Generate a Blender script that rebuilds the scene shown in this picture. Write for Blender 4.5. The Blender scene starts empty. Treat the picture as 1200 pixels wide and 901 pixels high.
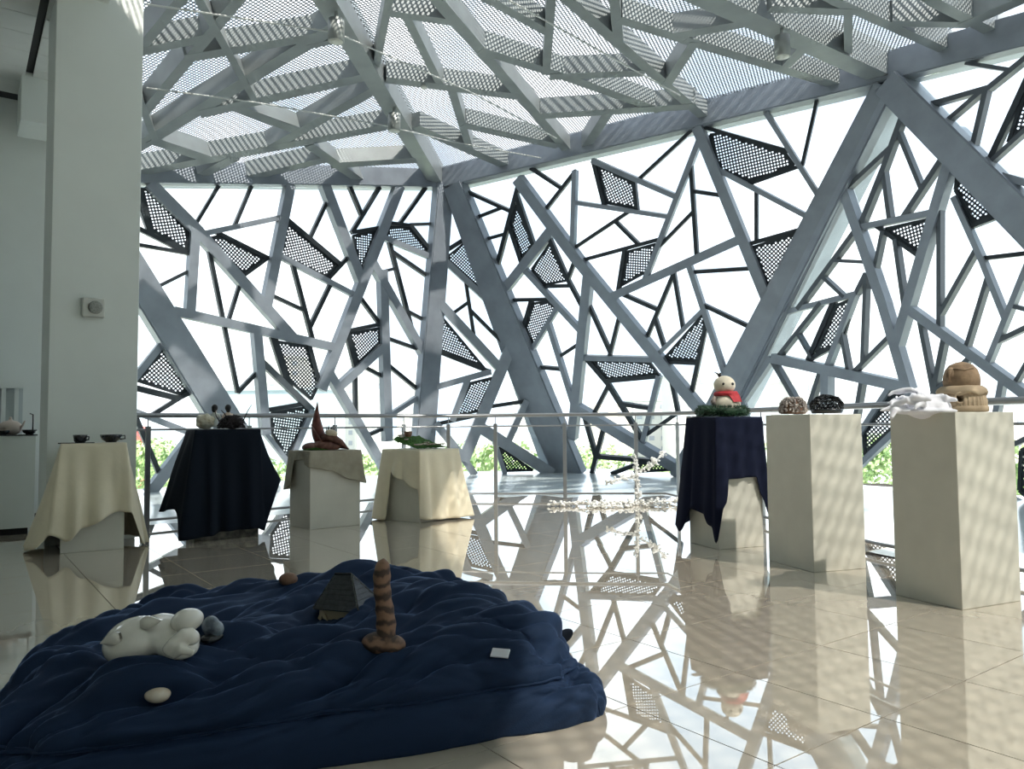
import bpy, bmesh, math, random
import numpy as np
from mathutils import Vector, Matrix, noise
from mathutils.bvhtree import BVHTree

SC = bpy.context.scene
COL = SC.collection
random.seed(7)
RAD = math.radians

# ------------------------------------------------------------------ camera
EYE = 1.0                                   # eye height in metres
FPX = 900.0                                 # focal length for a 1200 px wide frame
PITCH = math.atan((497 - 450.5) / FPX)
ROLL = 0.0085
_f = Vector((0, math.cos(PITCH), math.sin(PITCH)))
_u0 = Vector((0, -math.sin(PITCH), math.cos(PITCH)))
_r0 = Vector((1, 0, 0))
_u = _u0 * math.cos(ROLL) + _r0 * math.sin(ROLL)
_r = _r0 * math.cos(ROLL) - _u0 * math.sin(ROLL)
CAM = Vector((0, 0, EYE))
cam_data = bpy.data.cameras.new('camera')
cam = bpy.data.objects.new('camera', cam_data)
COL.objects.link(cam)
cam_data.sensor_width = 36
cam_data.lens = FPX / 1200 * 36
cam_data.clip_start = 0.05
cam_data.clip_end = 2000
cam.matrix_world = Matrix(((_r.x, _u.x, -_f.x, CAM.x), (_r.y, _u.y, -_f.y, CAM.y), (_r.z, _u.z, -_f.z, CAM.z), (0, 0, 0, 1)))
SC.camera = cam

# ------------------------------------------------------------------ light
SC.view_settings.view_transform = 'Standard'
SC.view_settings.look = 'None'
SC.view_settings.exposure = 0.6
SC.view_settings.gamma = 1.0
SC.view_settings.use_curve_mapping = False

world = bpy.data.worlds.new('sky')
SC.world = world
world.use_nodes = True
wn = world.node_tree
wn.nodes.clear()
wo = wn.nodes.new('ShaderNodeOutputWorld')
wb = wn.nodes.new('ShaderNodeBackground')
wt = wn.nodes.new('ShaderNodeTexCoord')
wz = wn.nodes.new('ShaderNodeTexNoise')
wz.inputs['Scale'].default_value = 3.2
wz.inputs['Detail'].default_value = 5
wz.inputs['Roughness'].default_value = 0.55
wr = wn.nodes.new('ShaderNodeValToRGB')
wr.color_ramp.elements[0].position = 0.42
wr.color_ramp.elements[0].color = (0.66, 0.80, 0.95, 1)
wr.color_ramp.elements[1].position = 0.60
wr.color_ramp.elements[1].color = (1.15, 1.17, 1.2, 1)
wn.links.new(wt.outputs['Generated'], wz.inputs['Vector'])
wn.links.new(wz.outputs['Fac'], wr.inputs['Fac'])
wn.links.new(wr.outputs['Color'], wb.inputs['Color'])
wb.inputs['Strength'].default_value = 1.35
wn.links.new(wb.outputs['Background'], wo.inputs['Surface'])

sun_data = bpy.data.lights.new('sun_offscreen', 'SUN')
sun_data.energy = 8.0
sun_data.angle = RAD(1.2)
sun_data.color = (1.0, 0.95, 0.86)
sun = bpy.data.objects.new('sun_offscreen', sun_data)
COL.objects.link(sun)
_sd = Vector((0.55, -0.50, 0.95)).normalized()        # from the scene towards the sun
sun.rotation_euler = _sd.to_track_quat('Z', 'Y').to_euler()
sun.location = (8, -8, 20)

# ------------------------------------------------------------------ survey helpers
def ray(x, y):
    return _f + _r * ((x - 600) / FPX) + _u * ((450.5 - y) / FPX)
def at_z(x, y, z=0.0):
    d = ray(x, y)
    return CAM + d * ((z - EYE) / d.z)
def at_y(x, y, Y):
    d = ray(x, y)
    return CAM + d * (Y / d.y)
class Plane:
    def __init__(s, a, b, c):
        s.o = a.copy()
        s.n = (b - a).cross(c - a).normalized()
        if s.n.dot(CAM - a) < 0:
            s.n = -s.n                       # normal looks into the room
    def hit(s, x, y):
        d = ray(x, y)
        return CAM + d * ((s.o - CAM).dot(s.n) / d.dot(s.n))
    def shifted(s, k):
        q = object.__new__(Plane)
        q.o = s.o + s.n * k
        q.n = s.n.copy()
        return q

# ------------------------------------------------------------------ object helpers
def link(o, parent=None):
    COL.objects.link(o)
    if parent is not None:
        o.parent = parent
    return o
def empty(name, loc=(0, 0, 0), rz=0.0, parent=None):
    o = bpy.data.objects.new(name, None)
    o.location = loc
    o.rotation_euler = (0, 0, rz)
    o.empty_display_size = 0.1
    return link(o, parent)
def tag(o, label=None, cat=None, group=None, kind=None):
    if label: o['label'] = label
    if cat: o['category'] = cat
    if group: o['group'] = group
    if kind: o['kind'] = kind
    return o
def new_mesh(name, verts, faces, mat, parent=None, smooth=False, loc=None, rz=None):
    me = bpy.data.meshes.new(name)
    me.from_pydata([tuple(v) for v in verts], [], faces)
    me.materials.append(mat)
    if smooth:
        me.polygons.foreach_set('use_smooth', [True] * len(me.polygons))
    me.update()
    o = bpy.data.objects.new(name, me)
    if loc is not None: o.location = loc
    if rz is not None: o.rotation_euler = (0, 0, rz)
    return link(o, parent)
def from_bm(name, bm, mat, parent=None, smooth=False, loc=None, rz=None):
    me = bpy.data.meshes.new(name)
    bmesh.ops.recalc_face_normals(bm, faces=bm.faces)
    bm.to_mesh(me)
    bm.free()
    me.materials.append(mat)
    if smooth:
        me.polygons.foreach_set('use_smooth', [True] * len(me.polygons))
    o = bpy.data.objects.new(name, me)
    if loc is not None: o.location = loc
    if rz is not None: o.rotation_euler = (0, 0, rz)
    return link(o, parent)
BOXF = [(0, 3, 2, 1), (4, 5, 6, 7), (0, 1, 5, 4), (1, 2, 6, 5), (2, 3, 7, 6), (3, 0, 4, 7)]
def add_box(bm, c, s, rz=0.0, bev=0.0):
    x, y, z = s[0] / 2, s[1] / 2, s[2] / 2
    ca, sa = math.cos(rz), math.sin(rz)
    vs = []
    for dz in (-z, z):
        for dx, dy in ((-x, -y), (x, -y), (x, y), (-x, y)):
            vs.append(bm.verts.new((c[0] + dx * ca - dy * sa, c[1] + dx * sa + dy * ca, c[2] + dz)))
    fs = [bm.faces.new([vs[i] for i in f]) for f in BOXF]
    if bev > 0:
        es = list({e for f in fs for e in f.edges})
        bmesh.ops.bevel(bm, geom=es, offset=bev, segments=2, affect='EDGES', profile=0.5)
def box(name, c, s, mat, parent=None, rz=0.0, bev=0.0):
    bm = bmesh.new()
    add_box(bm, (0, 0, 0), s, 0, bev)
    return from_bm(name, bm, mat, parent, loc=c, rz=rz)
def prism(bm, quad, n, depth):
    """quad of points extruded along -n by depth"""
    a = [bm.verts.new(p) for p in quad]
    b = [bm.verts.new(p - n * depth) for p in quad]
    k = len(quad)
    bm.faces.new(a)
    bm.faces.new(b[::-1])
    for i in range(k):
        bm.faces.new((a[i], b[i], b[(i + 1) % k], a[(i + 1) % k]))
def tube(bm, pts, rad, seg=8, cap=True):
    pts = [Vector(p) for p in pts]
    n = len(pts)
    rads = rad if isinstance(rad, (list, tuple)) else [rad] * n
    rings = []
    prev = None
    for i, p in enumerate(pts):
        t = (pts[min(i + 1, n - 1)] - pts[max(i - 1, 0)]).normalized()
        if prev is None:
            a = t.orthogonal().normalized()
        else:
            a = (prev - t * prev.dot(t))
            a = a.normalized() if a.length > 1e-6 else t.orthogonal().normalized()
        prev = a
        b = t.cross(a)
        rings.append([bm.verts.new(p + (a * math.cos(2 * math.pi * k / seg) + b * math.sin(2 * math.pi * k / seg)) * rads[i]) for k in range(seg)])
    for i in range(n - 1):
        for k in range(seg):
            bm.faces.new((rings[i][k], rings[i][(k + 1) % seg], rings[i + 1][(k + 1) % seg], rings[i + 1][k]))
    if cap:
        bm.faces.new(rings[0][::-1])
        bm.faces.new(rings[-1])
def lathe(bm, prof, seg=24, c=(0, 0, 0), wob=None):
    rings = []
    for r, z in prof:
        rings.append([bm.verts.new((c[0] + r * math.cos(2 * math.pi * k / seg) * (1 + (wob(k / seg, z) if wob else 0)),
                                    c[1] + r * math.sin(2 * math.pi * k / seg) * (1 + (wob(k / seg, z) if wob else 0)), c[2] + z)) for k in range(seg)])
    for i in range(len(prof) - 1):
        for k in range(seg):
            bm.faces.new((rings[i][k], rings[i][(k + 1) % seg], rings[i + 1][(k + 1) % seg], rings[i + 1][k]))
    bm.faces.new(rings[0][::-1])
    bm.faces.new(rings[-1])
def add_ball(bm, c, r, seg=12, rings=8, rot=None):
    if not isinstance(r, (tuple, list)): r = (r, r, r)
    m = Matrix.Translation(Vector(c))
    if rot is not None: m = m @ rot.to_4x4()
    m = m @ Matrix.Diagonal((r[0], r[1], r[2], 1))
    bmesh.ops.create_uvsphere(bm, u_segments=seg, v_segments=rings, radius=1, matrix=m)
def melt(name, bm, mat, parent, voxel, smooth=4, loc=None, rz=None):
    """fuse overlapping lumps of a bmesh into one smooth skin"""
    me = bpy.data.meshes.new('tmp')
    bm.to_mesh(me); bm.free()
    o = bpy.data.objects.new('tmp', me)
    COL.objects.link(o)
    m = o.modifiers.new('r', 'REMESH'); m.mode = 'VOXEL'; m.voxel_size = voxel
    s = o.modifiers.new('s', 'SMOOTH'); s.iterations = smooth; s.factor = 0.5
    dg = bpy.context.evaluated_depsgraph_get()
    m2 = bpy.data.meshes.new_from_object(o.evaluated_get(dg))
    bpy.data.objects.remove(o); bpy.data.meshes.remove(me)
    m2.name = name
    m2.materials.clear(); m2.materials.append(mat)
    m2.polygons.foreach_set('use_smooth', [True] * len(m2.polygons))
    o2 = bpy.data.objects.new(name, m2)
    if loc is not None: o2.location = loc
    if rz is not None: o2.rotation_euler = (0, 0, rz)
    return link(o2, parent)

def carve(o, bm):
    """cut a real hollow into a part"""
    me = bpy.data.meshes.new('cut')
    bmesh.ops.recalc_face_normals(bm, faces=bm.faces)
    bm.to_mesh(me); bm.free()
    c = bpy.data.objects.new('cut', me)
    c.parent = o.parent
    COL.objects.link(c)
    m = o.modifiers.new('b', 'BOOLEAN'); m.operation = 'DIFFERENCE'; m.object = c; m.solver = 'EXACT'
    bpy.context.view_layer.update()
    new = bpy.data.meshes.new_from_object(o.evaluated_get(bpy.context.evaluated_depsgraph_get()))
    o.modifiers.clear()
    o.data = new
    bpy.data.objects.remove(c); bpy.data.meshes.remove(me)
# ------------------------------------------------------------------ materials
def mat(name, col, rough=0.5, metal=0.0, spec=0.5, noise_amt=0.0, noise_scale=6.0, bump=0.0, bump_scale=40.0, sheen=0.0, coat=0.0, ior=1.45, col2=None, stretch=None):
    m = bpy.data.materials.new(name)
    m.use_nodes = True
    nt = m.node_tree
    b = nt.nodes['Principled BSDF']
    b.inputs['Base Color'].default_value = (*col, 1)
    b.inputs['Roughness'].default_value = rough
    b.inputs['Metallic'].default_value = metal
    b.inputs['Specular IOR Level'].default_value = spec
    b.inputs['IOR'].default_value = ior
    b.inputs['Sheen Weight'].default_value = sheen
    b.inputs['Coat Weight'].default_value = coat
    tc = nt.nodes.new('ShaderNodeTexCoord')
    vec = tc.outputs['Object']
    if stretch:
        mp = nt.nodes.new('ShaderNodeMapping')
        mp.inputs['Scale'].default_value = stretch
        nt.links.new(vec, mp.inputs['Vector'])
        vec = mp.outputs['Vector']
    if noise_amt > 0 or col2:
        n = nt.nodes.new('ShaderNodeTexNoise')
        n.inputs['Scale'].default_value = noise_scale
        n.inputs['Detail'].default_value = 5
        nt.links.new(vec, n.inputs['Vector'])
        r = nt.nodes.new('ShaderNodeValToRGB')
        r.color_ramp.elements[0].position = 0.35
        r.color_ramp.elements[1].position = 0.65
        c2 = col2 if col2 else tuple(min(1, c * (1 + noise_amt)) for c in col)
        c1 = col if col2 else tuple(c * (1 - noise_amt) for c in col)
        r.color_ramp.elements[0].color = (*c1, 1)
        r.color_ramp.elements[1].color = (*c2, 1)
        nt.links.new(n.outputs['Fac'], r.inputs['Fac'])
        nt.links.new(r.outputs['Color'], b.inputs['Base Color'])
    if bump > 0:
        n2 = nt.nodes.new('ShaderNodeTexNoise')
        n2.inputs['Scale'].default_value = bump_scale
        n2.inputs['Detail'].default_value = 4
        nt.links.new(vec, n2.inputs['Vector'])
        bp = nt.nodes.new('ShaderNodeBump')
        bp.inputs['Strength'].default_value = bump
        bp.inputs['Distance'].default_value = 0.01
        nt.links.new(n2.outputs['Fac'], bp.inputs['Height'])
        nt.links.new(bp.outputs['Normal'], b.inputs['Normal'])
    return m

M_STEEL = mat('painted_steel', (0.26, 0.29, 0.33), 0.38, 0.2, noise_amt=0.10, noise_scale=3)
M_ROOFSTEEL = mat('roof_steel', (0.25, 0.275, 0.28), 0.35, 0.1, noise_amt=0.08, noise_scale=3)
M_DARK = mat('dark_metal', (0.035, 0.043, 0.05), 0.4, 0.3)
M_MULL = mat('mullion_metal', (0.10, 0.115, 0.13), 0.4, 0.25)
M_PERF = mat('perforated_plate', (0.03, 0.037, 0.045), 0.45, 0.3)
M_SHEET = mat('roof_sheet', (0.34, 0.37, 0.40), 0.45, 0.2)
M_WHITE = mat('white_paint', (0.74, 0.78, 0.75), 0.6, noise_amt=0.02, noise_scale=2)
M_CEIL = mat('ceiling_panel', (0.70, 0.72, 0.70), 0.5, noise_amt=0.02)
M_BLACK = mat('black_gap', (0.01, 0.01, 0.012), 0.6)
M_PED = mat('plinth_paint', (0.63, 0.61, 0.53), 0.5, noise_amt=0.05, noise_scale=3.5, bump=0.05, bump_scale=12)
M_RAIL = mat('rail_steel', (0.30, 0.31, 0.32), 0.3, 0.7)
M_LEDGE = mat('ledge_slab', (0.80, 0.90, 0.92), 0.12, noise_amt=0.03, ior=1.5)
M_CREAM = mat('cream_cotton', (0.80, 0.72, 0.54), 0.85, noise_amt=0.04, noise_scale=5, bump=0.15, bump_scale=30, sheen=0.2)
M_BLACKCLOTH = mat('black_cloth', (0.006, 0.010, 0.018), 0.9, bump=0.1, bump_scale=200, spec=0.2)
M_NAVYCLOTH = mat('navy_cloth', (0.006, 0.009, 0.026), 0.9, bump=0.1, bump_scale=200, spec=0.2)
M_GREIGE = mat('greige_linen', (0.34, 0.31, 0.24), 0.9, noise_amt=0.10, noise_scale=12, bump=0.2, bump_scale=160)
M_WHITECLOTH = mat('white_gauze', (0.82, 0.82, 0.88), 0.8, sheen=0.3)
M_CERAMIC = mat('white_glaze', (0.80, 0.77, 0.70), 0.08, coat=1.0, noise_amt=0.05, noise_scale=9)
M_DARKGLAZE = mat('dark_glaze', (0.015, 0.017, 0.02), 0.18, coat=0.5, noise_amt=0.4, noise_scale=25)
M_SLATEGLAZE = mat('slate_glaze', (0.06, 0.08, 0.11), 0.12, coat=0.7, col2=(0.30, 0.36, 0.42), noise_scale=22)
M_TAN = mat('tan_glaze', (0.60, 0.46, 0.32), 0.25, coat=0.3, col2=(0.74, 0.66, 0.55), noise_scale=20)
M_BROWNCLAY = mat('brown_clay', (0.22, 0.12, 0.075), 0.6, noise_amt=0.3, noise_scale=20)
M_FOLIAGE = mat('foliage', (0.20, 0.32, 0.11), 0.7, col2=(0.46, 0.56, 0.27), noise_scale=1.2)
M_MOSS = mat('moss', (0.02, 0.07, 0.008), 0.9, col2=(0.06, 0.16, 0.02), noise_scale=60, bump=0.6, bump_scale=150)

def floor_material():
    m = mat('polished_tile', (0.53, 0.47, 0.38), 0.012, noise_amt=0.05, noise_scale=2.2, ior=1.7, stretch=(0.6, 3.0, 1))
    b = m.node_tree.nodes['Principled BSDF']
    b.inputs['Coat Weight'].default_value = 1.0
    b.inputs['Coat Roughness'].default_value = 0.0
    b.inputs['Coat IOR'].default_value = 1.75
    return m
M_TILE = floor_material()
M_GROUT = mat('grout', (0.05, 0.042, 0.034), 0.9, spec=0.1)

def glass_material():
    m = bpy.data.materials.new('window_glass')
    m.use_nodes = True
    nt = m.node_tree
    nt.nodes.clear()
    out = nt.nodes.new('ShaderNodeOutputMaterial')
    tr = nt.nodes.new('ShaderNodeBsdfTransparent')
    tr.inputs['Color'].default_value = (0.95, 0.98, 0.985, 1)
    gl = nt.nodes.new('ShaderNodeBsdfGlossy')
    gl.inputs['Roughness'].default_value = 0.01
    fr = nt.nodes.new('ShaderNodeFresnel')
    fr.inputs['IOR'].default_value = 1.35
    mx = nt.nodes.new('ShaderNodeMixShader')
    nt.links.new(fr.outputs['Fac'], mx.inputs['Fac'])
    nt.links.new(tr.outputs['BSDF'], mx.inputs[1])
    nt.links.new(gl.outputs['BSDF'], mx.inputs[2])
    nt.links.new(mx.outputs['Shader'], out.inputs['Surface'])
    return m
M_GLASS = glass_material()

def velvet_material():
    m = bpy.data.materials.new('navy_velvet')
    m.use_nodes = True
    nt = m.node_tree
    b = nt.nodes['Principled BSDF']
    b.inputs['Roughness'].default_value = 0.75
    b.inputs['Specular IOR Level'].default_value = 0.15
    b.inputs['Sheen Weight'].default_value = 0.9
    b.inputs['Sheen Roughness'].default_value = 0.28
    b.inputs['Sheen Tint'].default_value = (0.17, 0.28, 0.54, 1)
    tc = nt.nodes.new('ShaderNodeTexCoord')
    b.inputs['Base Color'].default_value = (0.012, 0.027, 0.064, 1)
    n2 = nt.nodes.new('ShaderNodeTexNoise')
    n2.inputs['Scale'].default_value = 260
    nt.links.new(tc.outputs['Object'], n2.inputs['Vector'])
    bp = nt.nodes.new('ShaderNodeBump')
    bp.inputs['Strength'].default_value = 0.25
    bp.inputs['Distance'].default_value = 0.004
    nt.links.new(n2.outputs['Fac'], bp.inputs['Height'])
    nt.links.new(bp.outputs['Normal'], b.inputs['Normal'])
    return m
M_VELVET = velvet_material()

def stripe_material():
    m = bpy.data.materials.new('striped_clay')
    m.use_nodes = True
    nt = m.node_tree
    b = nt.nodes['Principled BSDF']
    b.inputs['Roughness'].default_value = 0.65
    tc = nt.nodes.new('ShaderNodeTexCoord')
    w = nt.nodes.new('ShaderNodeTexWave')
    w.bands_direction = 'Z'
    w.inputs['Scale'].default_value = 7.5
    w.inputs['Distortion'].default_value = 5.0
    w.inputs['Detail'].default_value = 3
    w.inputs['Detail Scale'].default_value = 3.0
    nt.links.new(tc.outputs['Object'], w.inputs['Vector'])
    r = nt.nodes.new('ShaderNodeValToRGB')
    r.color_ramp.elements[0].position = 0.12
    r.color_ramp.elements[0].color = (0.055, 0.032, 0.024, 1)
    r.color_ramp.elements[1].position = 0.75
    r.color_ramp.elements[1].color = (0.24, 0.135, 0.085, 1)
    nt.links.new(w.outputs['Fac'], r.inputs['Fac'])
    nt.links.new(r.outputs['Color'], b.inputs['Base Color'])
    return m
M_STRIPE = stripe_material()

# ------------------------------------------------------------------ main planes of the hall
CB = at_z(489, 557)                       # foot of the corner post
FA = at_z(664, 553.5)                     # foot of the big raking strut
CT = at_y(517, 222, CB.y)                 # head of the corner post
ZR = CT.z
T2 = at_z(1042, 97, ZR)
P_F2 = Plane(CT, T2, FA)
def base_of(px, P):
    lo, hi = 500.0, 700.0
    for _ in range(50):
        m = (lo + hi) / 2
        if P.hit(px, m).z > 0: lo = m
        else: hi = m
    return P.hit(px, lo), lo
FB, FBY = base_of(812, P_F2)
P_F3 = Plane(T2, FB, at_z(1030, 574))
P_F2A = Plane(CT, CB, FA)
BL = at_z(160, 577)
P_F1 = Plane(CT, CB, BL)
RZ = 0.14                                 # roof beams sit a little above the eaves beam's underside
P_ROOF = Plane(Vector((0, 0, ZR + RZ)), Vector((1, 0, ZR + RZ)), Vector((0, 1, ZR + RZ)))
_b1 = P_ROOF.hit(390, 0)
P_ROOFL = Plane(CT + Vector((0, 0, RZ)), _b1, P_F1.hit(160, 217) + Vector((0, 0, RZ)))

# ------------------------------------------------------------------ floor
TILE = 0.6
TA = RAD(36.3)
floor = tag(empty('floor'), kind='structure')
ta = Vector((math.cos(TA), math.sin(TA), 0))
tb = Vector((-math.sin(TA), math.cos(TA), 0))
RAILPTS = [(-3.95, 7.47), (-3.67, 7.75), (-1.02, 10.45), (2.02, 10.2), (2.76, 5.9), (3.5, 3.85), (4.6, 0.8), (5.2, -3.0)]
def inside_rail(p, margin=0.0):
    """on the room side of the balustrade line"""
    x, y = p.x, p.y
    if x < RAILPTS[0][0]: return y < 8.6
    for (x0, y0), (x1, y1) in zip(RAILPTS[:-1], RAILPTS[1:]):
        if x0 <= x <= x1:
            return y < y0 + (y1 - y0) * (x - x0) / (x1 - x0) + margin
    return False
gb = bmesh.new()
add_box(gb, (-2, 4, -0.016), (16, 17, 0.02))
from_bm('grout_bed', gb, M_GROUT, floor)
bm = bmesh.new()
add_box(bm, (0, 0, -0.006), (TILE - 0.004, TILE - 0.004, 0.012), 0, 0.0004)
tile_me = bpy.data.meshes.new('floor_tile')
bm.to_mesh(tile_me); bm.free()
tile_me.materials.append(M_TILE)
cands = []
for i in range(-14, 24):
    for j in range(-8, 26):
        c = ta * (0.17 + TILE * (i + 0.5)) + tb * (0.2 + TILE * (j + 0.5))
        if c.y < -2.2 or c.x < -7.2 or c.x > 6: continue
        if not inside_rail(c, 0.25): continue
        if c.y < 1.0 and abs(c.x) > 3.2: continue
        seen = c.y > 0.9 and abs(c.x) < 0.72 * c.y + 0.9
        cands.append((0 if seen else 1, c.length, c))
cands.sort(key=lambda q: (q[0], q[1]))
rest = []
for n, (s, d, c) in enumerate(cands):
    o = None
    if n < 300:
        o = bpy.data.objects.new('floor_tile', tile_me)
        o.location = c
        o.rotation_euler = (random.gauss(0, 0.0004), random.gauss(0, 0.0004), TA + random.choice((0, math.pi / 2, math.pi, -math.pi / 2)))
        link(o, floor)
    else:
        rest.append(c)
if rest:
    bm = bmesh.new()
    for c in rest:
        add_box(bm, (c.x, c.y, -0.006), (TILE - 0.0035, TILE - 0.0035, 0.012), TA)
    tag(from_bm('floor_tile_rest', bm, M_TILE, floor), kind='stuff')

# ledge beyond the balustrade, up to the foot of the glass
led = tag(empty('floor_ledge'), kind='structure')
bm = bmesh.new()
f1far, _ = base_of(60, P_F1)
f3far, _ = base_of(1620, P_F3)
inner = [Vector((x, y, 0.0)) for x, y in RAILPTS[:-1]]
outer = [f1far, BL, CB, FB, at_z(1030, 574), f3far]
outer_line = [p + Vector((0, 0, 0)) for p in outer]
def poly_slab(bm, pts, z, t):
    a = [bm.verts.new((p.x, p.y, z)) for p in pts]
    b = [bm.verts.new((p.x, p.y, z - t)) for p in pts]
    f = bm.faces.new(a); bm.faces.new(b[::-1])
    for i in range(len(pts)):
        bm.faces.new((a[i], b[i], b[(i + 1) % len(pts)], a[(i + 1) % len(pts)]))
def lerp_line(pts, n):
    L = [0.0]
    for a, b in zip(pts[:-1], pts[1:]): L.append(L[-1] + (b - a).length)
    out = []
    for k in range(n + 1):
        s = L[-1] * k / n
        i = max(j for j in range(len(pts) - 1) if L[j] <= s + 1e-9)
        out.append(pts[i].lerp(pts[i + 1], (s - L[i]) / max(1e-9, L[i + 1] - L[i])))
    return out
RP = [Vector((x, y, 0)) for x, y in RAILPTS]
_o = [f1far + Vector((-.5, .4, 0)), BL + Vector((-.5, .5, 0)), CB + Vector((-.1, .9, 0)), FA + Vector((.9, 1.3, 0)), at_z(1030, 574) + Vector((.5, .4, 0)), f3far + Vector((.5, .4, 0))]
for q in ([RP[0], RP[1], _o[1], _o[0]], [RP[1], RP[2], _o[2], _o[1]], [RP[2], RP[3], _o[3], _o[2]], [RP[3], RP[4], _o[4], _o[3]], [RP[4], RP[5], _o[5], _o[4]], [RP[5], RP[6], f3far + Vector((.5, -3, 0)), _o[5]]):
    bmg = bmesh.new()
    poly_slab(bmg, q, -0.004, 0.25)
    from_bm('ledge_slab', bmg, M_LEDGE, led)

# ------------------------------------------------------------------ perforated plate
def clip(poly, a, b):
    out = []
    n = len(poly)
    ex, ey = b[0] - a[0], b[1] - a[1]
    for i in range(n):
        p, q = poly[i], poly[(i + 1) % n]
        sp = ex * (p[1] - a[1]) - ey * (p[0] - a[0])
        sq = ex * (q[1] - a[1]) - ey * (q[0] - a[0])
        if sp >= 0: out.append(p)
        if sp * sq < 0:
            t = sp / (sp - sq)
            out.append((p[0] + (q[0] - p[0]) * t, p[1] + (q[1] - p[1]) * t))
    return out
def perforated(name, pts, n, pitch, ratio, material, parent, ang=0.3, seg=8):
    """a thin plate (convex outline) with a real round hole in every whole grid cell"""
    o = pts[0]
    ax = (pts[1] - pts[0]).normalized()
    ay = n.cross(ax).normalized()
    ca, sa = math.cos(ang), math.sin(ang)
    ex = ax * ca + ay * sa
    ey = ay * ca - ax * sa
    P = [((p - o).dot(ex), (p - o).dot(ey)) for p in pts]
    area = sum(P[i][0] * P[(i + 1) % len(P)][1] - P[(i + 1) % len(P)][0] * P[i][1] for i in range(len(P)))
    if area < 0: P = P[::-1]
    x0 = min(p[0] for p in P); x1 = max(p[0] for p in P)
    y0 = min(p[1] for p in P); y1 = max(p[1] for p in P)
    nx = int((x1 - x0) / pitch) + 1; ny = int((y1 - y0) / pitch) + 1
    gx, gy = np.meshgrid(x0 + pitch * np.arange(nx + 1), y0 + pitch * np.arange(ny + 1), indexing='ij')
    ins = np.ones(gx.shape, bool); out_all = np.zeros((nx, ny), bool)
    for i in range(len(P)):
        a, b = P[i], P[(i + 1) % len(P)]
        L = math.hypot(b[0] - a[0], b[1] - a[1])
        if L < 1e-6: continue
        s = ((b[0] - a[0]) * (gy - a[1]) - (b[1] - a[1]) * (gx - a[0])) / L
        ins &= s >= 0
        neg = s <= 0
        out_all |= neg[:-1, :-1] & neg[1:, :-1] & neg[:-1, 1:] & neg[1:, 1:]
    full = ins[:-1, :-1] & ins[1:, :-1] & ins[:-1, 1:] & ins[1:, 1:]
    part = ~full & ~out_all
    verts = []; faces = []
    idx = np.argwhere(full)
    k = len(idx)
    h = pitch / 2
    # template: 4 corners + seg hole vertices
    tv = [(-h, -h), (h, -h), (h, h), (-h, h)]
    r = pitch * ratio / 2
    tv += [(r * math.cos(2 * math.pi * (q + 0.5) / seg - 3 * math.pi / 4 - math.pi / seg), r * math.sin(2 * math.pi * (q + 0.5) / seg - 3 * math.pi / 4 - math.pi / seg)) for q in range(seg)]
    per = seg // 4
    tf = []
    for c in range(4):
        hv = [4 + (c * per + q) % seg for q in range(per + 1)]
        tf.append([c, (c + 1) % 4] + hv[::-1])
    if k:
        cx = x0 + pitch * (idx[:, 0] + 0.5); cy = y0 + pitch * (idx[:, 1] + 0.5)
        T = np.array(tv)
        V = np.stack([cx[:, None] + T[None, :, 0], cy[:, None] + T[None, :, 1]], -1).reshape(-1, 2)
        verts = V.tolist()
        nt = len(tv)
        for q in range(k):
            b = q * nt
            for f in tf: faces.append([b + v for v in f])
    for i, j in np.argwhere(part):
        a, b = x0 + pitch * i, y0 + pitch * j
        poly = [(a, b), (a + pitch, b), (a + pitch, b + pitch), (a, b + pitch)]
        for e in range(len(P)):
            poly = clip(poly, P[e], P[(e + 1) % len(P)])
            if len(poly) < 3: break
        if len(poly) >= 3:
            b0 = len(verts)
            verts += [list(p) for p in poly]
            faces.append(list(range(b0, b0 + len(poly))))
    if not faces: return None
    V = np.array(verts)
    W = np.array(o)[None, :] + V[:, :1] * np.array(ex)[None, :] + V[:, 1:] * np.array(ey)[None, :]
    me = bpy.data.meshes.new(name)
    me.from_pydata(W.tolist(), [], faces)
    me.materials.append(material)
    ob = bpy.data.objects.new(name, me)
    return link(ob, parent)

# ------------------------------------------------------------------ facades: lines seen on each glazed wall
def seg_int(p, d, a, b):
    ex, ey = b[0] - a[0], b[1] - a[1]
    den = d[0] * ey - d[1] * ex
    if abs(den) < 1e-9: return None
    t = ((a[0] - p[0]) * ey - (a[1] - p[1]) * ex) / den
    s = ((a[0] - p[0]) * d[1] - (a[1] - p[1]) * d[0]) / den
    return t, s
def snap(segs, reach=21):
    S = [list(s) for s in segs]
    for i, s in enumerate(S):
        for e in (0, 1):
            p = (s[0], s[1]) if e == 0 else (s[2], s[3])
            q = (s[2], s[3]) if e == 0 else (s[0], s[1])
            L = math.hypot(p[0] - q[0], p[1] - q[1])
            d = ((p[0] - q[0]) / L, (p[1] - q[1]) / L)
            best = None
            for j, o in enumerate(S):
                if j == i: continue
                r = seg_int(p, d, (o[0], o[1]), (o[2], o[3]))
                if r is None: continue
                t, u = r
                Lo = math.hypot(o[2] - o[0], o[3] - o[1])
                if -5 / Lo <= u <= 1 + 5 / Lo and -0.6 * min(reach, L * .5) <= t <= reach:
                    if best is None or abs(t) < abs(best): best = t
            if best is not None:
                k = (0, 1) if e == 0 else (2, 3)
                ext = best + (0.05 if best >= 0 else 0.05)
                s[k[0]] = p[0] + d[0] * ext
                s[k[1]] = p[1] + d[1] * ext
    return S
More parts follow.
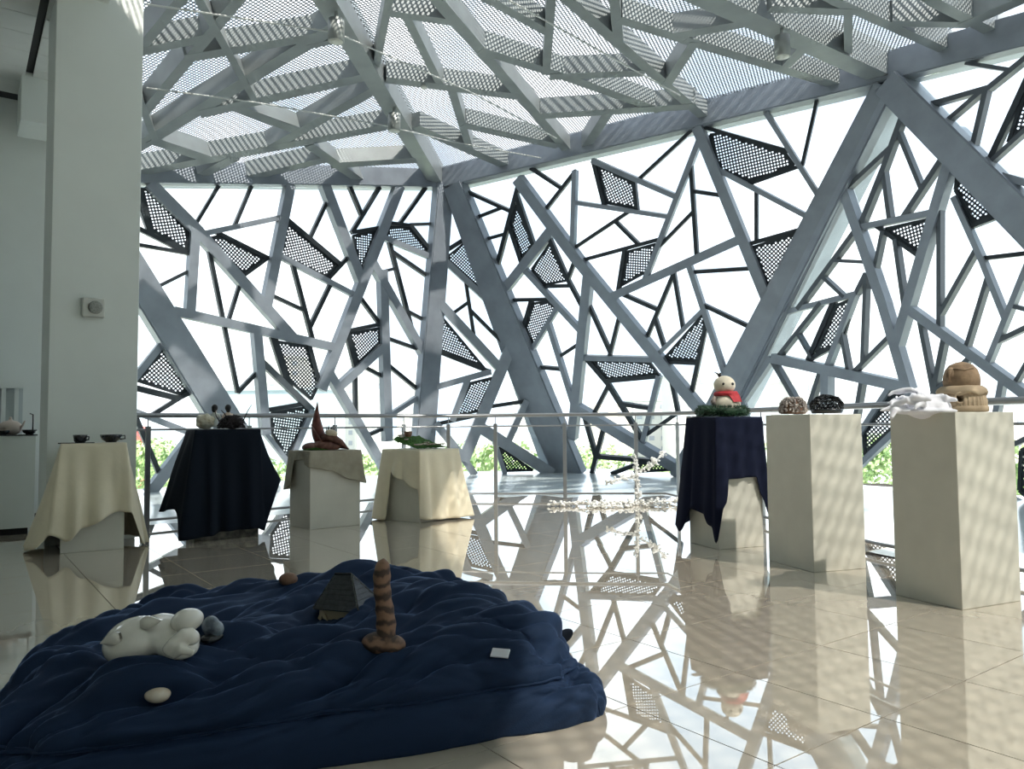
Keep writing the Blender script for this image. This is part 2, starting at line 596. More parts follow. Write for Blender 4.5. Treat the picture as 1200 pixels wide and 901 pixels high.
def faces_of(segs):
    cuts = [[0.0, 1.0] for _ in segs]
    for i in range(len(segs)):
        a = segs[i]
        for j in range(i + 1, len(segs)):
            b = segs[j]
            r = seg_int((a[0], a[1]), (a[2] - a[0], a[3] - a[1]), (b[0], b[1]), (b[2], b[3]))
            if r is None: continue
            t, s = r
            if -1e-3 <= t <= 1.001 and -1e-3 <= s <= 1.001:
                cuts[i].append(min(1, max(0, t))); cuts[j].append(min(1, max(0, s)))
    vs = []
    def vid(p):
        for k, q in enumerate(vs):
            if abs(q[0] - p[0]) < 1.2 and abs(q[1] - p[1]) < 1.2: return k
        vs.append(p); return len(vs) - 1
    E = set()
    for s, c in zip(segs, cuts):
        c = sorted(c)
        ids = [vid((s[0] + (s[2] - s[0]) * t, s[1] + (s[3] - s[1]) * t)) for t in c]
        for a, b in zip(ids[:-1], ids[1:]):
            if a != b: E.add((min(a, b), max(a, b)))
    adj = {}
    for a, b in E:
        adj.setdefault(a, set()).add(b); adj.setdefault(b, set()).add(a)
    todo = [v for v in adj if len(adj[v]) == 1]
    while todo:
        v = todo.pop()
        for w in list(adj[v]):
            adj[w].discard(v)
            if len(adj[w]) == 1: todo.append(w)
        adj[v] = set()
    order = {v: sorted(adj[v], key=lambda w: math.atan2(vs[w][1] - vs[v][1], vs[w][0] - vs[v][0])) for v in adj}
    seen = set(); out = []
    for a in adj:
        for b in adj[a]:
            if (a, b) in seen: continue
            f = []; u, v = a, b
            while (u, v) not in seen:
                seen.add((u, v)); f.append(u)
                l = order[v]; w = l[(l.index(u) - 1) % len(l)]
                u, v = v, w
            P = [vs[k] for k in f]
            A = sum(P[i][0] * P[(i + 1) % len(P)][1] - P[(i + 1) % len(P)][0] * P[i][1] for i in range(len(P))) / 2
            if A > 12: out.append(P)
    return out

CLS = {'M': (0.07, 0.30, M_STEEL), 'm': (0.03, 0.20, M_MULL), 't': (0.0, 0.15, M_DARK), 'g': (0.035, 0.20, M_STEEL)}
def bar(P, s, parent, name='mullion', extra=0.0, jit=0.0, dk=1.0):
    x1, y1, x2, y2, w, c = s
    off, dep, m = CLS[c]
    a, b = P.hit(x1, y1), P.hit(x2, y2)
    d = (b - a).normalized()
    mx, my = (x1 + x2) / 2, (y1 + y2) / 2
    L = math.hypot(x2 - x1, y2 - y1)
    nx, ny = -(y2 - y1) / L, (x2 - x1) / L
    v = P.hit(mx + nx * w / 2, my + ny * w / 2) - P.hit(mx - nx * w / 2, my - ny * w / 2)
    side = P.n.cross(d).normalized()
    hw = abs(v.dot(side)) / 2
    a2, b2 = a - d * hw * extra, b + d * hw * extra
    o = P.n * (off + jit)
    bm = bmesh.new()
    prism(bm, [a2 - side * hw + o, b2 - side * hw + o, b2 + side * hw + o, a2 + side * hw + o], P.n, dep * dk)
    return from_bm(name, bm, m, parent)

def facade(root, P, bound, lines, panels, dk=0.55):
    segs = [list(l) for l in lines]
    bs = [[*bound[i], *bound[(i + 1) % len(bound)], 0, None] for i in range(len(bound))]
    allp = snap(segs + bs)
    segs = allp[:len(segs)]
    for k, s in enumerate(segs):
        if s[5] == 'x': continue                 # a strut stands here; it only parts the glass
        bar(P, s, root, 'beam' if s[5] == 'M' else 'mullion', 0.35 if s[5] == 'M' else 0.2, 0.0011 * (k % 9), dk)
    Pg = P.shifted(-0.09)
    # glass stands a little behind the bars; outline taken on the wall plane, then moved straight out
    for poly in faces_of(segs + bs):
        pts = [P.hit(x, y) - P.n * 0.09 for x, y in poly]
        bm = bmesh.new()
        prism(bm, pts, P.n, 0.012)
        bmesh.ops.triangulate(bm, faces=bm.faces)
        from_bm('pane', bm, M_GLASS, root)
    for k, poly in enumerate(panels):
        pts = [P.hit(x, y) - P.n * 0.035 for x, y in poly]
        c = sum(pts, Vector()) / len(pts)
        pn = perforated('perforated_panel', pts, P.n, 0.047, 0.62, M_PERF, root, 0.15 + 0.37 * (k % 4))
        # rim of the plate
        bm = bmesh.new()
        for i in range(len(pts)):
            a, b = pts[i], pts[(i + 1) % len(pts)]
            d = (b - a).normalized(); sd = P.n.cross(d)
            prism(bm, [a - sd * .022 + P.n * .012, b - sd * .022 + P.n * .012, b + sd * .022 + P.n * .012, a + sd * .022 + P.n * .012], P.n, 0.05)
        if pn is not None:
            from_bm('panel_rim', bm, M_DARK, pn)

F1_LINES = [
 (177,217,230,270,13,'M'),(230,270,335,388,12,'M'),(228,272,222,368,11,'M'),(339,219,312,356,11,'M'),(381,220,424,333,10,'M'),
 (466,222,372,465,11,'M'),(205,365,396,408,10,'M'),(300,388,311,512,10,'M'),(437,310,492,408,8,'M'),(448,322,454,515,9,'M'),
 (450,405,396,454,9,'M'),(385,437,442,535,9,'M'),(310,427,366,481,7,'m'),(196,395,157,444,8,'g'),(150,479,222,507,7,'g'),
 (160,490,190,562,6,'t'),(173,580,228,508,13,'M'),
 (256,219,230,262,4,'t'),(295,219,276,264,4,'t'),(237,274,328,255,6,'g'),(160,225,177,272,7,'t'),(154,263,222,297,5,'t'),(154,285,206,294,4,'t'),
 (187,335,221,318,4,'t'),(245,290,279,458,4.5,'t'),(281,335,269,374,4,'t'),(301,437,279,460,4.5,'t'),
 (257,273,315,302,4,'t'),(315,302,282,326,4,'t'),(338,258,400,310,5,'t'),(408,302,384,328,4.5,'t'),(328,300,418,347,6,'g'),
 (383,238,364,279,4,'t'),(344,310,366,394,4.5,'t'),(317,345,358,364,4,'t'),(388,333,364,383,4.5,'t'),
 (412,221,425,252,4,'t'),(444,222,411,276,4.5,'t'),(408,273,449,266,4.5,'t'),(457,261,482,264,4,'t'),(482,264,504,292,4,'t'),(481,263,509,262,3.5,'t'),
 (449,278,507,302,6,'g'),(498,222,470,261,4,'t'),(457,283,484,388,4,'t'),(461,295,503,324,4,'t'),(449,318,466,314,3.5,'t'),
 (424,350,448,382,4,'t'),(407,388,450,379,4.5,'t'),(408,393,418,432,5,'t'),(454,396,488,408,4,'t'),(481,366,500,376,3.5,'t'),
 (456,428,490,456,4,'t'),(456,487,490,465,5,'g'),(430,431,451,442,4,'t'),(417,428,418,486,4,'t'),(432,510,452,501,4,'t'),
 (321,395,338,448,8,'t'),(362,402,376,454,5,'t'),(311,481,364,472,5,'t'),(366,480,340,540,6,'g'),(311,508,338,542,5,'g'),
 (157,454,210,467,7,'t'),(210,467,240,452,4.5,'t'),(178,487,210,467,5,'t'),
 (135,292,320,568,0,'x'),(340,540,352,566,6,'g'),(442,535,455,560,8,'g'),
 (100,300,158,222,9,'M'),(95,420,158,360,8,'g'),
]
F1_PANELS = [
 [(165,221),(179,222),(222,271),(220,293),(178,269)],[(246,279),(258,276),(311,303),(285,321)],[(338,261),(396,310),(383,324),(330,299)],
 [(415,276),(442,270),(424,319)],[(458,265),(481,267),(501,291),(500,298),(454,278)],[(411,391),(446,384),(447,402),(421,425)],
 [(326,400),(360,406),(375,449),(366,468),(338,444)],[(319,484),(362,477),(352,508),(336,536),(320,508)],[(198,401),(233,451),(212,462),(162,446)],
]
F2A_LINES = [
 (508,303,546,279,5,'t'),(520,304,577,357,7,'g'),(546,330,556,396,4,'t'),(531,367,549,354,4,'t'),(552,364,590,402,4,'t'),
 (516,356,590,436,10,'M'),(512,411,573,435,5,'t'),(506,455,577,435,7,'g'),(548,445,531,491,7,'g'),(516,496,567,485,4.5,'t'),
 (596,412,541,545,13,'M'),(541,534,557,557,8,'g'),(504,488,538,530,9,'M'),(577,476,616,470,4.5,'t'),(616,472,594,521,7,'g'),
 (566,503,642,552,13,'M'),(580,519,592,556,5,'g'),
]
F2A_PANELS = [[(525,300),(545,284),(567,341),(528,308)],[(518,371),(568,431),(515,411)],[(550,449),(579,442),(565,481),(535,487)],[(585,524),(625,551),(593,552)]]
F2_LINES = [
 (605,207,674,300,12,'M'),(674,300,824,484,12,'M'),(647,269,588,344,10,'M'),(690,321,671,512,10,'M'),(866,281,716,348,10,'M'),
 (821,157,904,362,12,'M'),(673,476,792,547,11,'M'),
 (674,194,671,293,5,'g'),(694,188,796,232,6,'g'),(818,168,758,322,6,'g'),(672,237,784,254,5,'g'),(846,201,962,262,6,'g'),
 (901,137,966,240,6,'g'),(808,312,852,446,6,'g'),(614,315,681,388,6,'g'),(644,383,671,470,5,'g'),(684,419,764,421,6,'g'),(773,438,753,520,6,'g'),
 (540,222,598,248,4,'t'),(586,244,550,258,4,'t'),(607,216,580,318,4.5,'t'),(563,282,592,274,4,'t'),
 (606,234,626,292,4.5,'t'),(596,264,611,309,4.5,'t'),(644,281,665,329,4.5,'t'),(633,336,666,335,4,'t'),(665,328,684,364,4,'t'),(673,305,664,329,4,'t'),
 (630,203,656,220,4,'t'),(674,200,639,245,4,'t'),(735,249,672,291,4,'t'),(682,305,774,280,4.5,'t'),(720,259,748,287,4,'t'),
 (695,190,708,242,4.5,'t'),(742,212,746,248,4.5,'t'),(732,290,724,341,4.5,'t'),(799,163,748,210,4,'t'),(809,196,816,303,4.5,'t'),
 (811,224,844,229,4.5,'t'),(812,248,774,287,4,'t'),(838,153,923,177,4.5,'t'),(936,195,876,216,4.5,'t'),(956,122,940,193,4,'t'),
 (886,224,886,285,4,'t'),(874,287,952,265,5,'t'),(812,319,876,315,4.5,'t'),(790,318,756,399,4.5,'t'),(789,320,800,386,4,'t'),
 (729,345,770,363,4.5,'t'),(767,373,778,407,4.5,'t'),(768,418,823,364,5,'g'),(773,424,818,426,4,'t'),(827,380,808,470,5,'t'),
 (825,358,890,389,4.5,'t'),(686,420,711,449,5,'t'),(711,449,754,519,5,'t'),(708,447,772,441,5,'t'),(724,473,763,479,4.5,'t'),
 (711,455,695,486,4.5,'t'),(690,359,714,412,4,'t'),(725,372,713,420,4,'t'),(655,418,678,403,4,'t'),(628,430,659,433,4,'t'),
 (592,352,644,351,4,'t'),(622,352,612,387,4.5,'t'),(653,361,622,412,5,'g'),(788,454,796,494,4.5,'t'),(758,509,794,484,4.5,'t'),
 (684,487,697,533,4.5,'t'),(706,505,693,555,5,'t'),(696,535,768,541,5,'t'),(720,554,747,544,5,'t'),
]
F2_PANELS = [
 [(604,240),(623,288),(610,302),(598,264)],[(643,286),(663,329),(637,334),(622,316)],[(699,193),(742,215),(745,244),(710,238)],
 [(735,295),(768,286),(758,318),(727,335)],[(831,158),(846,156),(919,179),(930,194),(878,213),(843,199)],[(881,290),(945,270),(902,343)],
 [(823,369),(826,382),(816,423),(777,421)],[(693,423),(760,425),(770,439),(711,445)],[(624,356),(640,354),(651,362),(624,404),(614,385)],
 [(748,545),(772,537),(788,551),(742,554)],
]
F3_LINES = [
 (990,222,1036,355,11,'M'),(1036,355,1068,466,11,'M'),(1116,182,1049,412,11,'M'),(1069,364,1215,471,11,'M'),(908,420,1064,454,12,'M'),
 (969,438,969,478,9,'M'),(1174,206,1230,222,9,'M'),
 (1062,126,1035,200,6,'m'),(1035,200,1009,265,6,'m'),(1035,198,1043,258,5,'m'),(1052,153,1080,221,5,'m'),(1107,182,1058,256,6,'m'),
 (1000,214,1044,173,5,'m'),(1006,267,1098,248,7,'g'),(1114,222,1150,302,7,'g'),(1150,302,1179,374,7,'g'),(1028,266,1082,304,5,'t'),
 (1035,271,1021,338,4,'m'),(1049,280,1061,365,5,'m'),(1101,266,1101,388,5,'m'),(1141,298,1100,371,5,'m'),(1147,303,1215,295,5,'t'),
 (1157,328,1134,403,5,'m'),(1215,285,1156,430,7,'g'),(1003,270,934,364,5,'m'),(974,305,1013,307,4,'m'),(960,320,990,348,4,'m'),
 (916,367,1008,343,6,'g'),(1003,345,1017,317,5,'m'),(1015,325,1011,428,4,'m'),(975,355,946,422,5,'t'),(944,423,981,403,4.5,'t'),
 (1002,344,969,432,6,'g'),(986,388,995,436,4,'m'),(1040,397,999,438,5,'m'),(960,358,914,416,4.5,'m'),(936,393,952,421,3,'m'),
 (909,429,934,472,5,'m'),(961,438,948,478,5,'m'),(1010,448,1003,490,5,'m'),(1078,374,1095,462,5,'m'),(1107,396,1094,460,6,'m'),
 (1138,418,1092,464,6,'m'),(1169,400,1215,378,6,'m'),(1185,358,1215,366,5,'m'),(1215,405,1188,452,5,'m'),
 (1040,458,1005,512,6,'g'),(1066,490,1008,544,7,'g'),(1005,512,1000,572,6,'g'),
 (1066,466,1090,540,8,'g'),(1090,540,1070,577,7,'g'),(1090,540,1150,582,7,'g'),(1175,445,1150,582,7,'g'),(1190,520,1215,508,6,'m'),(1185,585,1215,600,6,'m'),
 (1139,75,1190,83,5,'m'),(1215,58,1158,104,6,'m'),(1159,103,1092,122,6,'m'),(1151,107,1110,142,5,'m'),(1156,106,1141,170,6,'m'),
 (1208,82,1158,190,7,'t'),(1215,141,1161,190,5,'m'),(1113,222,1138,267,5,'t'),(1135,266,1176,250,5,'t'),
 (1048,104,1548,606,0,'x'),
 (900,425,850,500,6,'g'),(870,478,890,560,6,'g'),(935,475,930,566,6,'g'),
 (1215,60,1260,200,8,'M'),(1260,200,1230,420,8,'M'),(1230,420,1300,610,8,'M'),(1215,471,1300,520,9,'M'),(1260,200,1300,356,9,'M'),(1300,30,1340,400,9,'M'),(1340,400,1310,610,9,'M'),(1330,330,1620,170,10,'M'),(1400,10,1440,270,7,'g'),(1500,-20,1560,205,7,'g'),(1360,315,1380,440,6,'m'),(1440,270,1620,420,8,'g'),(1420,480,1400,620,8,'g'),(1320,180,1440,130,5,'t'),
]
F3_PANELS = [[(1036,268),(1091,256),(1087,274),(1079,298)],[(978,358),(999,350),(985,401),(955,413)],[(1044,461),(1062,464),(1066,484),(1012,534),(1011,509)],
 [(1201,104),(1203,148),(1180,166)],[(1121,200),(1166,248),(1140,261),(1118,222)],[(1195,528),(1212,520),(1212,592),(1193,575)]]

wl = tag(empty('wall_left'), kind='structure')
wf = tag(empty('wall_front'), kind='structure')
wr_ = tag(empty('wall_right'), kind='structure')
_, y60 = base_of(60, P_F1)
facade(wl, P_F1, [(60, 216), (517, 220), (489, 557), (60, y60)], F1_LINES, F1_PANELS)
facade(wf, P_F2A, [(517, 220), (664, 553.5), (489, 557)], F2A_LINES, F2A_PANELS)
facade(wf, P_F2, [(517, 222), (1042, 97), (812, FBY), (664, 553.5)], F2_LINES, F2_PANELS)
_, y1420 = base_of(1620, P_F3)
facade(wr_, P_F3, [(1042, 97), (1200, 57), (1620, -48), (1620, y1420), (812, FBY)], F3_LINES, F3_PANELS, 0.62)

# big struts
def strut(root, P, c0, w0, c1, w1, off, dep, name='strut', m=M_STEEL):
    a, b = P.hit(*c0), P.hit(*c1)
    L = math.hypot(c1[0] - c0[0], c1[1] - c0[1])
    nx, ny = -(c1[1] - c0[1]) / L, (c1[0] - c0[0]) / L
    d = (b - a).normalized(); side = P.n.cross(d).normalized()
    def hw(c, w):
        return abs((P.hit(c[0] + nx * w / 2, c[1] + ny * w / 2) - P.hit(c[0] - nx * w / 2, c[1] - ny * w / 2)).dot(side)) / 2
    h0, h1 = hw(c0, w0), hw(c1, w1)
    o = P.n * off
    bm = bmesh.new()
    prism(bm, [a - side * h0 + o, b - side * h1 + o, b + side * h1 + o, a + side * h0 + o], P.n, dep)
    bmesh.ops.bevel(bm, geom=list(bm.edges), offset=0.02, segments=2, affect='EDGES')
    return from_bm(name, bm, m, root)
strut(wl, P_F1, (518, 216), 19, (490.5, 560), 23, 0.16, 0.22, 'corner_post')
strut(wl, P_F1, (120, 262), 34, (312, 573), 36, 0.16, 0.30)
strut(wf, P_F2, (533, 216), 22, (664, 558), 42, 0.12, 0.24)
strut(wf, P_F2, (1038, 100), 26, (806, 564), 44, 0.14, 0.75)
strut(wr_, P_F3, (1044, 98), 36, (1540, 597), 60, 0.18, 0.5)
strut(wr_, P_F3, (1044, 108), 14, (812, 563), 20, 0.12, 0.55, 'strut_flange')

# eaves beams
def eaves(root, P, c0, c1, hpx, name='eaves_beam'):
    a, b = P.hit(*c0), P.hit(*c1)
    d = (b - a).normalized()
    n = Vector((P.n.x, P.n.y, 0)).normalized()
    up = Vector((0, 0, 1))
    bm = bmesh.new()
    h = hpx
    prism(bm, [a + n * .1, b + n * .1, b + n * .1 + up * h, a + n * .1 + up * h], n, 0.4)
    bmesh.ops.bevel(bm, geom=list(bm.edges), offset=0.015, segments=2, affect='EDGES')
    return from_bm(name, bm, M_STEEL, root)
eaves(wl, P_F1, (60, 214), (522, 220), 0.36)
eaves(wf, P_F2, (512, 223), (1046, 96), 0.42)
eaves(wr_, P_F3, (1040, 97), (1620, -48), 0.42)

# ------------------------------------------------------------------ roof
ceil = tag(empty('ceiling'), kind='structure')
ROOF_L = [(212,0,165,57,12),(280,0,168,134,12),(388,35,160,174,14),(165,61,240,45,9),(222,68,388,40,9),(362,55,402,46,5),(238,133,430,90,9),
 (275,126,352,154,9),(438,106,318,173,9),(180,165,240,185,9),(160,203,310,175,9),(310,175,455,148,9),(162,112,181,163,8),(240,203,272,186,10),
 (296,207,380,187,7),(364,171,421,211,9),(393,193,490,187,7),(212,0,250,-45,12),(280,0,330,-60,12),(200,-60,300,120,9)]
ROOF_M = [(456,0,441,78,9),(456,16,532,27,7),(477,22,516,100,9),(529,104,552,180,9),(512,0,670,183,11),(456,94,604,113,7),(489,150,600,198,8),
 (546,147,652,171,8),(566,60,657,88,8),(657,88,772,129,8),(574,0,642,38,9),(646,0,640,86,10),(666,0,828,140,11),(720,0,725,50,12),
 (728,23,805,47,9),(805,47,978,99,9),(648,89,752,85,7),(638,135,765,127,7),(765,127,810,124,7),(711,134,684,176,10),(813,50,781,99,10),(790,41,876,26,8),
 (922,76,938,58,9),(456,0,462,-40,9),(512,0,470,-50,11),(574,0,520,-35,9),(646,0,650,-50,10),(666,0,610,-50,11),(720,0,715,-60,12),(876,26,780,-60,9)]
ROOF_R = [(994,10,994,60,10),(980,0,1118,62,10),(1094,0,1178,44,12),(1046,25,1132,27,7),(905,8,996,12,8),(980,0,900,-40,10),(1094,0,1020,-45,12),(1132,26,1260,-30,9),(1180,-40,1240,40,10)]
def roofbeam(P, s, w_m=None, dep=0.24, name='roof_beam', drop=0.0):
    x1, y1, x2, y2, w = s
    up = -P.n
    a, b = P.hit(x1, y1), P.hit(x2, y2)
    d = (b - a).normalized(); side = P.n.cross(d).normalized()
    L = math.hypot(x2 - x1, y2 - y1); nx, ny = -(y2 - y1) / L, (x2 - x1) / L
    mx, my = (x1 + x2) / 2, (y1 + y2) / 2
    hw = w_m / 2 if w_m else min(0.11, max(0.04, abs((P.hit(mx + nx * w / 2, my + ny * w / 2) - P.hit(mx - nx * w / 2, my - ny * w / 2)).dot(side)) / 2))
    a -= d * hw * .5; b += d * hw * .5
    o = -up * drop
    bm = bmesh.new()
    prism(bm, [a - side * hw + o, b - side * hw + o, b + side * hw + o, a + side * hw + o], P.n, dep + drop)
    return from_bm(name, bm, M_ROOFSTEEL, ceil)
for k, s in enumerate(ROOF_L): roofbeam(P_ROOFL, s, drop=0.0009 * k)
for k, s in enumerate(ROOF_M + ROOF_R): roofbeam(P_ROOF, s, drop=0.0009 * k)
roofbeam(P_ROOF, (513, 216, 335, -80, 22), 0.26, 0.36, 'main_beam', 0.06)
roofbeam(P_ROOF, (1042, 92, 690, -67, 26), 0.28, 0.36, 'main_beam', 0.06)

SH = 0.25
up = Vector((0, 0, 1))
nL = -P_ROOFL.n
def over(P, x, y): return P.hit(x, y) - P.n * SH
MID = [CT + up * (RZ + SH), T2 + up * (RZ + SH), P_ROOF.hit(1600, -20) + up * SH, P_ROOF.hit(1600, -240) + up * SH, P_ROOF.hit(269, -240) + up * SH]
# sheets: middle and right facets are level, the left facet tilts
zt = ZR + RZ + SH
b1 = P_ROOF.hit(269, -200); b1.z = zt
a1 = CT.copy(); a1.z = zt
e2 = T2.copy(); e2.z = zt
e3 = P_F3.hit(1620, -48); e3.z = zt
perforated('perforated_sheet', [a1, e2, P_ROOF.hit(690, -66) + up * SH, b1], up, 0.044, 0.72, M_SHEET, ceil, 0.2)
p690 = P_ROOF.hit(690, -66) + up * SH
far_r = Vector((e3.x, e3.y, zt))
perforated('perforated_sheet', [e2, far_r, Vector((6.2, 4.6, zt)), p690], up, 0.044, 0.72, M_SHEET, ceil, 0.7)
tl = P_F1.hit(60, 214); tl = tl + nL * (RZ + SH)
lft = [CT + up * RZ + nL * SH, tl, P_ROOFL.hit(30, -300) + nL * SH, P_ROOFL.hit(225, -270) + nL * SH]
perforated('perforated_sheet', lft, nL, 0.044, 0.72, M_SHEET, ceil, 0.45)
# unseen roof overhead: solid slab added to block sun, perforated at the right
rsl = bmesh.new()
poly_slab(rsl, [b1, p690, p690.lerp(Vector((6.2, 4.6, zt)), 0.3), Vector((3.9, -4, zt)), Vector((-3.0, -4, zt)), Vector((-3.0, b1.y, zt))], zt + 0.25, 0.25)
from_bm('rear_sun_block', rsl, M_WHITE, ceil)
perforated('perforated_sheet_rear', [p690.lerp(Vector((6.2, 4.6, zt)), 0.3), Vector((6.2, 4.6, zt)), Vector((7.6, -4, zt)), Vector((3.9, -4, zt))][::-1], up, 0.10, 0.58, M_SHEET, ceil, 0.2, 8)

# ------------------------------------------------------------------ white column, left wall and soffit
G35 = RAD(36)
d1 = Vector((math.cos(G35), math.sin(G35), 0)); d2 = Vector((-math.sin(G35), math.cos(G35), 0))
colN = at_z(52, 640)                            # nearest corner of the column
_e = ray(158, 640); _q = (_e.x / _e.y)
colW = (_q * colN.y - colN.x) / (d1.x - _q * d1.y)
colm = bmesh.new()
cc = colN + d1 * (colW / 2) + d2 * (0.35)
add_box(colm, (0, 0, 4.0), (colW, 0.70, 8.0), 0, 0.006)
tag(from_bm('column', colm, M_WHITE, None, loc=(cc.x, cc.y, 0), rz=G35), kind='structure')
W0 = Vector((-5.8, 9.0, 0))
wb_ = bmesh.new()
add_box(wb_, (-2.1, 0.12, 2.45), (6.0, 0.24, 4.9), 0)
tag(from_bm('wall_far_left', wb_, M_WHITE, None, loc=W0, rz=G35), kind='structure')
wb_ = bmesh.new()
e = W0 + d1 * 0.9
add_box(wb_, (0.12, 1.25, 2.6), (0.24, 2.3, 5.2))
tag(from_bm('wall_return', wb_, M_WHITE, None, loc=e, rz=G35), kind='structure')
soff = tag(empty('ceiling_soffit'), kind='structure')
ZS = 4.86
G0 = at_z(52, 0, ZS)
pm = bmesh.new()
add_box(pm, (0, 0, 0.01), (1.19, 0.412, 0.02), 0, 0.003)
pme = bpy.data.meshes.new('soffit_panel'); pm.to_mesh(pme); pm.free(); pme.materials.append(M_CEIL)
pm = bmesh.new()
add_box(pm, (0, 0, 0.01), (0.44, 0.412, 0.02), 0, 0.003)
pme2 = bpy.data.meshes.new('soffit_panel_short'); pm.to_mesh(pme2); pm.free(); pme2.materials.append(M_CEIL)
for ci in range(-2, 1):
    for rj in range(-6, 7):
        c = G0 + d1 * (ci * 1.25 + (0.625 if ci < 0 else 0.26)) + d2 * (0.42 * rj + 0.16)
        if (c - W0).dot(d2) > -0.1: continue
        o = bpy.data.objects.new('soffit_panel', pme if ci < 0 else pme2)
        o.location = c; o.rotation_euler = (0, 0, G35)
        link(o, soff)
sb = bmesh.new()
add_box(sb, (0, 0, 0), (3.0, 5.6, 0.1))
c = G0 + d1 * (-1.02) + d2 * (0.0)
from_bm('soffit_backing', sb, M_BLACK, soff, loc=(c.x, c.y, ZS + 0.09), rz=G35)
# pale downstand beside the column
q = at_y(24, 140, 8.2)
db = bmesh.new(); add_box(db, (0.4, 0.3, 0.5), (0.8, 0.6, 1.0), 0, 0.005)
tag(from_bm('trim_downstand', db, M_WHITE, None, loc=(q.x, q.y, q.z), rz=G35), kind='structure')
# room behind the viewer (closes the hall)
tag(box('wall_back', (-1.0, -4.1, 3.4), (18, 0.2, 6.8), M_WHITE), kind='structure')
tag(box('wall_side', (-9.6, 1.4, 3.4), (0.2, 11, 6.8), M_WHITE), kind='structure')
tag(box('ceiling_rear', (-6.1, 1.0, zt + 0.1), (7.0, 10.2, 0.2), M_WHITE), kind='structure')
f3e, _ = base_of(1620, P_F3)
rw = Vector((7.6, -4.0, 0)) - f3e
tag(box('wall_rear_right', (f3e.x + rw.x / 2, f3e.y + rw.y / 2, 3.4), (rw.length, 0.2, 6.8), M_WHITE, None, math.atan2(rw.y, rw.x)), kind='structure')

# ------------------------------------------------------------------ balustrade
rail = tag(empty('balustrade', (0, 0, 0)), 'grey steel balustrade with thin horizontal rails in front of the glass', 'railing')
RH = 1.12
rp = [Vector((x, y, 0)) for x, y in RAILPTS[:-1]]
for z, r_, nm in ((RH, 0.026, 'handrail'), (0.975, 0.011, 'mid_rail'), (0.07, 0.014, 'bottom_rail')):
    bm = bmesh.new(); tube(bm, [p + up * z for p in rp], r_, 10)
    from_bm(nm, bm, M_RAIL, rail, True)
pb = bmesh.new()
add_box(pb, (0, 0, 0.505), (0.05, 0.028, 1.01), 0, 0.003)
tube(pb, [(0, 0, 1.0), (0, 0, 1.11)], 0.006, 6)
pme = bpy.data.meshes.new('post'); pb.to_mesh(pme); pb.free(); pme.materials.append(M_RAIL)
def post(p, ang):
    o = bpy.data.objects.new('post', pme); o.location = p; o.rotation_euler = (0, 0, ang); link(o, rail)
for a, b, ks in ((1, 2, (0.0, 0.285, 0.575, 0.85)), (2, 3, (0.05, 0.26, 0.565, 0.875)), (3, 4, (0.1, 0.35, 0.6, 0.85)), (4, 5, (0.1, 0.6))):
    for k in ks:
        post(rp[a].lerp(rp[b], k), math.atan2(rp[b].y - rp[a].y, rp[b].x - rp[a].x))

# ------------------------------------------------------------------ plinths and cloths
def plinth(L, N, R, h, label, m=M_PED, sx=None, sy=None, bev=0.004, group=None):
    L, N, R = at_z(*L), at_z(*N), at_z(*R)
    ex = (R - N).normalized()
    ey = Vector((-ex.y, ex.x, 0))
    sx = sx or (R - N).length
    sy = sy or abs((L - N).dot(ey))
    ang = math.atan2(ex.y, ex.x)
    bm = bmesh.new()
    add_box(bm, (sx / 2, sy / 2, h / 2), (sx, sy, h), 0, bev)
    o = from_bm('plinth', bm, m, None, loc=(N.x, N.y, 0.0), rz=ang)
    tag(o, label, 'plinth', group)
    o['_'] = 0
    del o['_']
    return dict(N=N, ex=ex, ey=ey, sx=sx, sy=sy, h=h, ang=ang, c=N + ex * sx / 2 + ey * sy / 2 + Vector((0, 0, h)))
def on_top(P, a, b, z=0.0):
    """point on a plinth top: a along the front edge, b towards the back (fractions)"""
    return P['N'] + P['ex'] * (P['sx'] * a) + P['ey'] * (P['sy'] * b) + Vector((0, 0, P['h'] + z))
def key(tab, u):
    u = u % 4
    for (a, za, fa), (b, zb, fb) in zip(tab[:-1], tab[1:]):
        if a <= u <= b:
            k = (u - a) / max(1e-6, b - a); k = k * k * (3 - 2 * k) if abs(zb - za) < 1.5 else k
            return za + (zb - za) * k, fa + (fb - fa) * k
    return tab[-1][1], tab[-1][2]
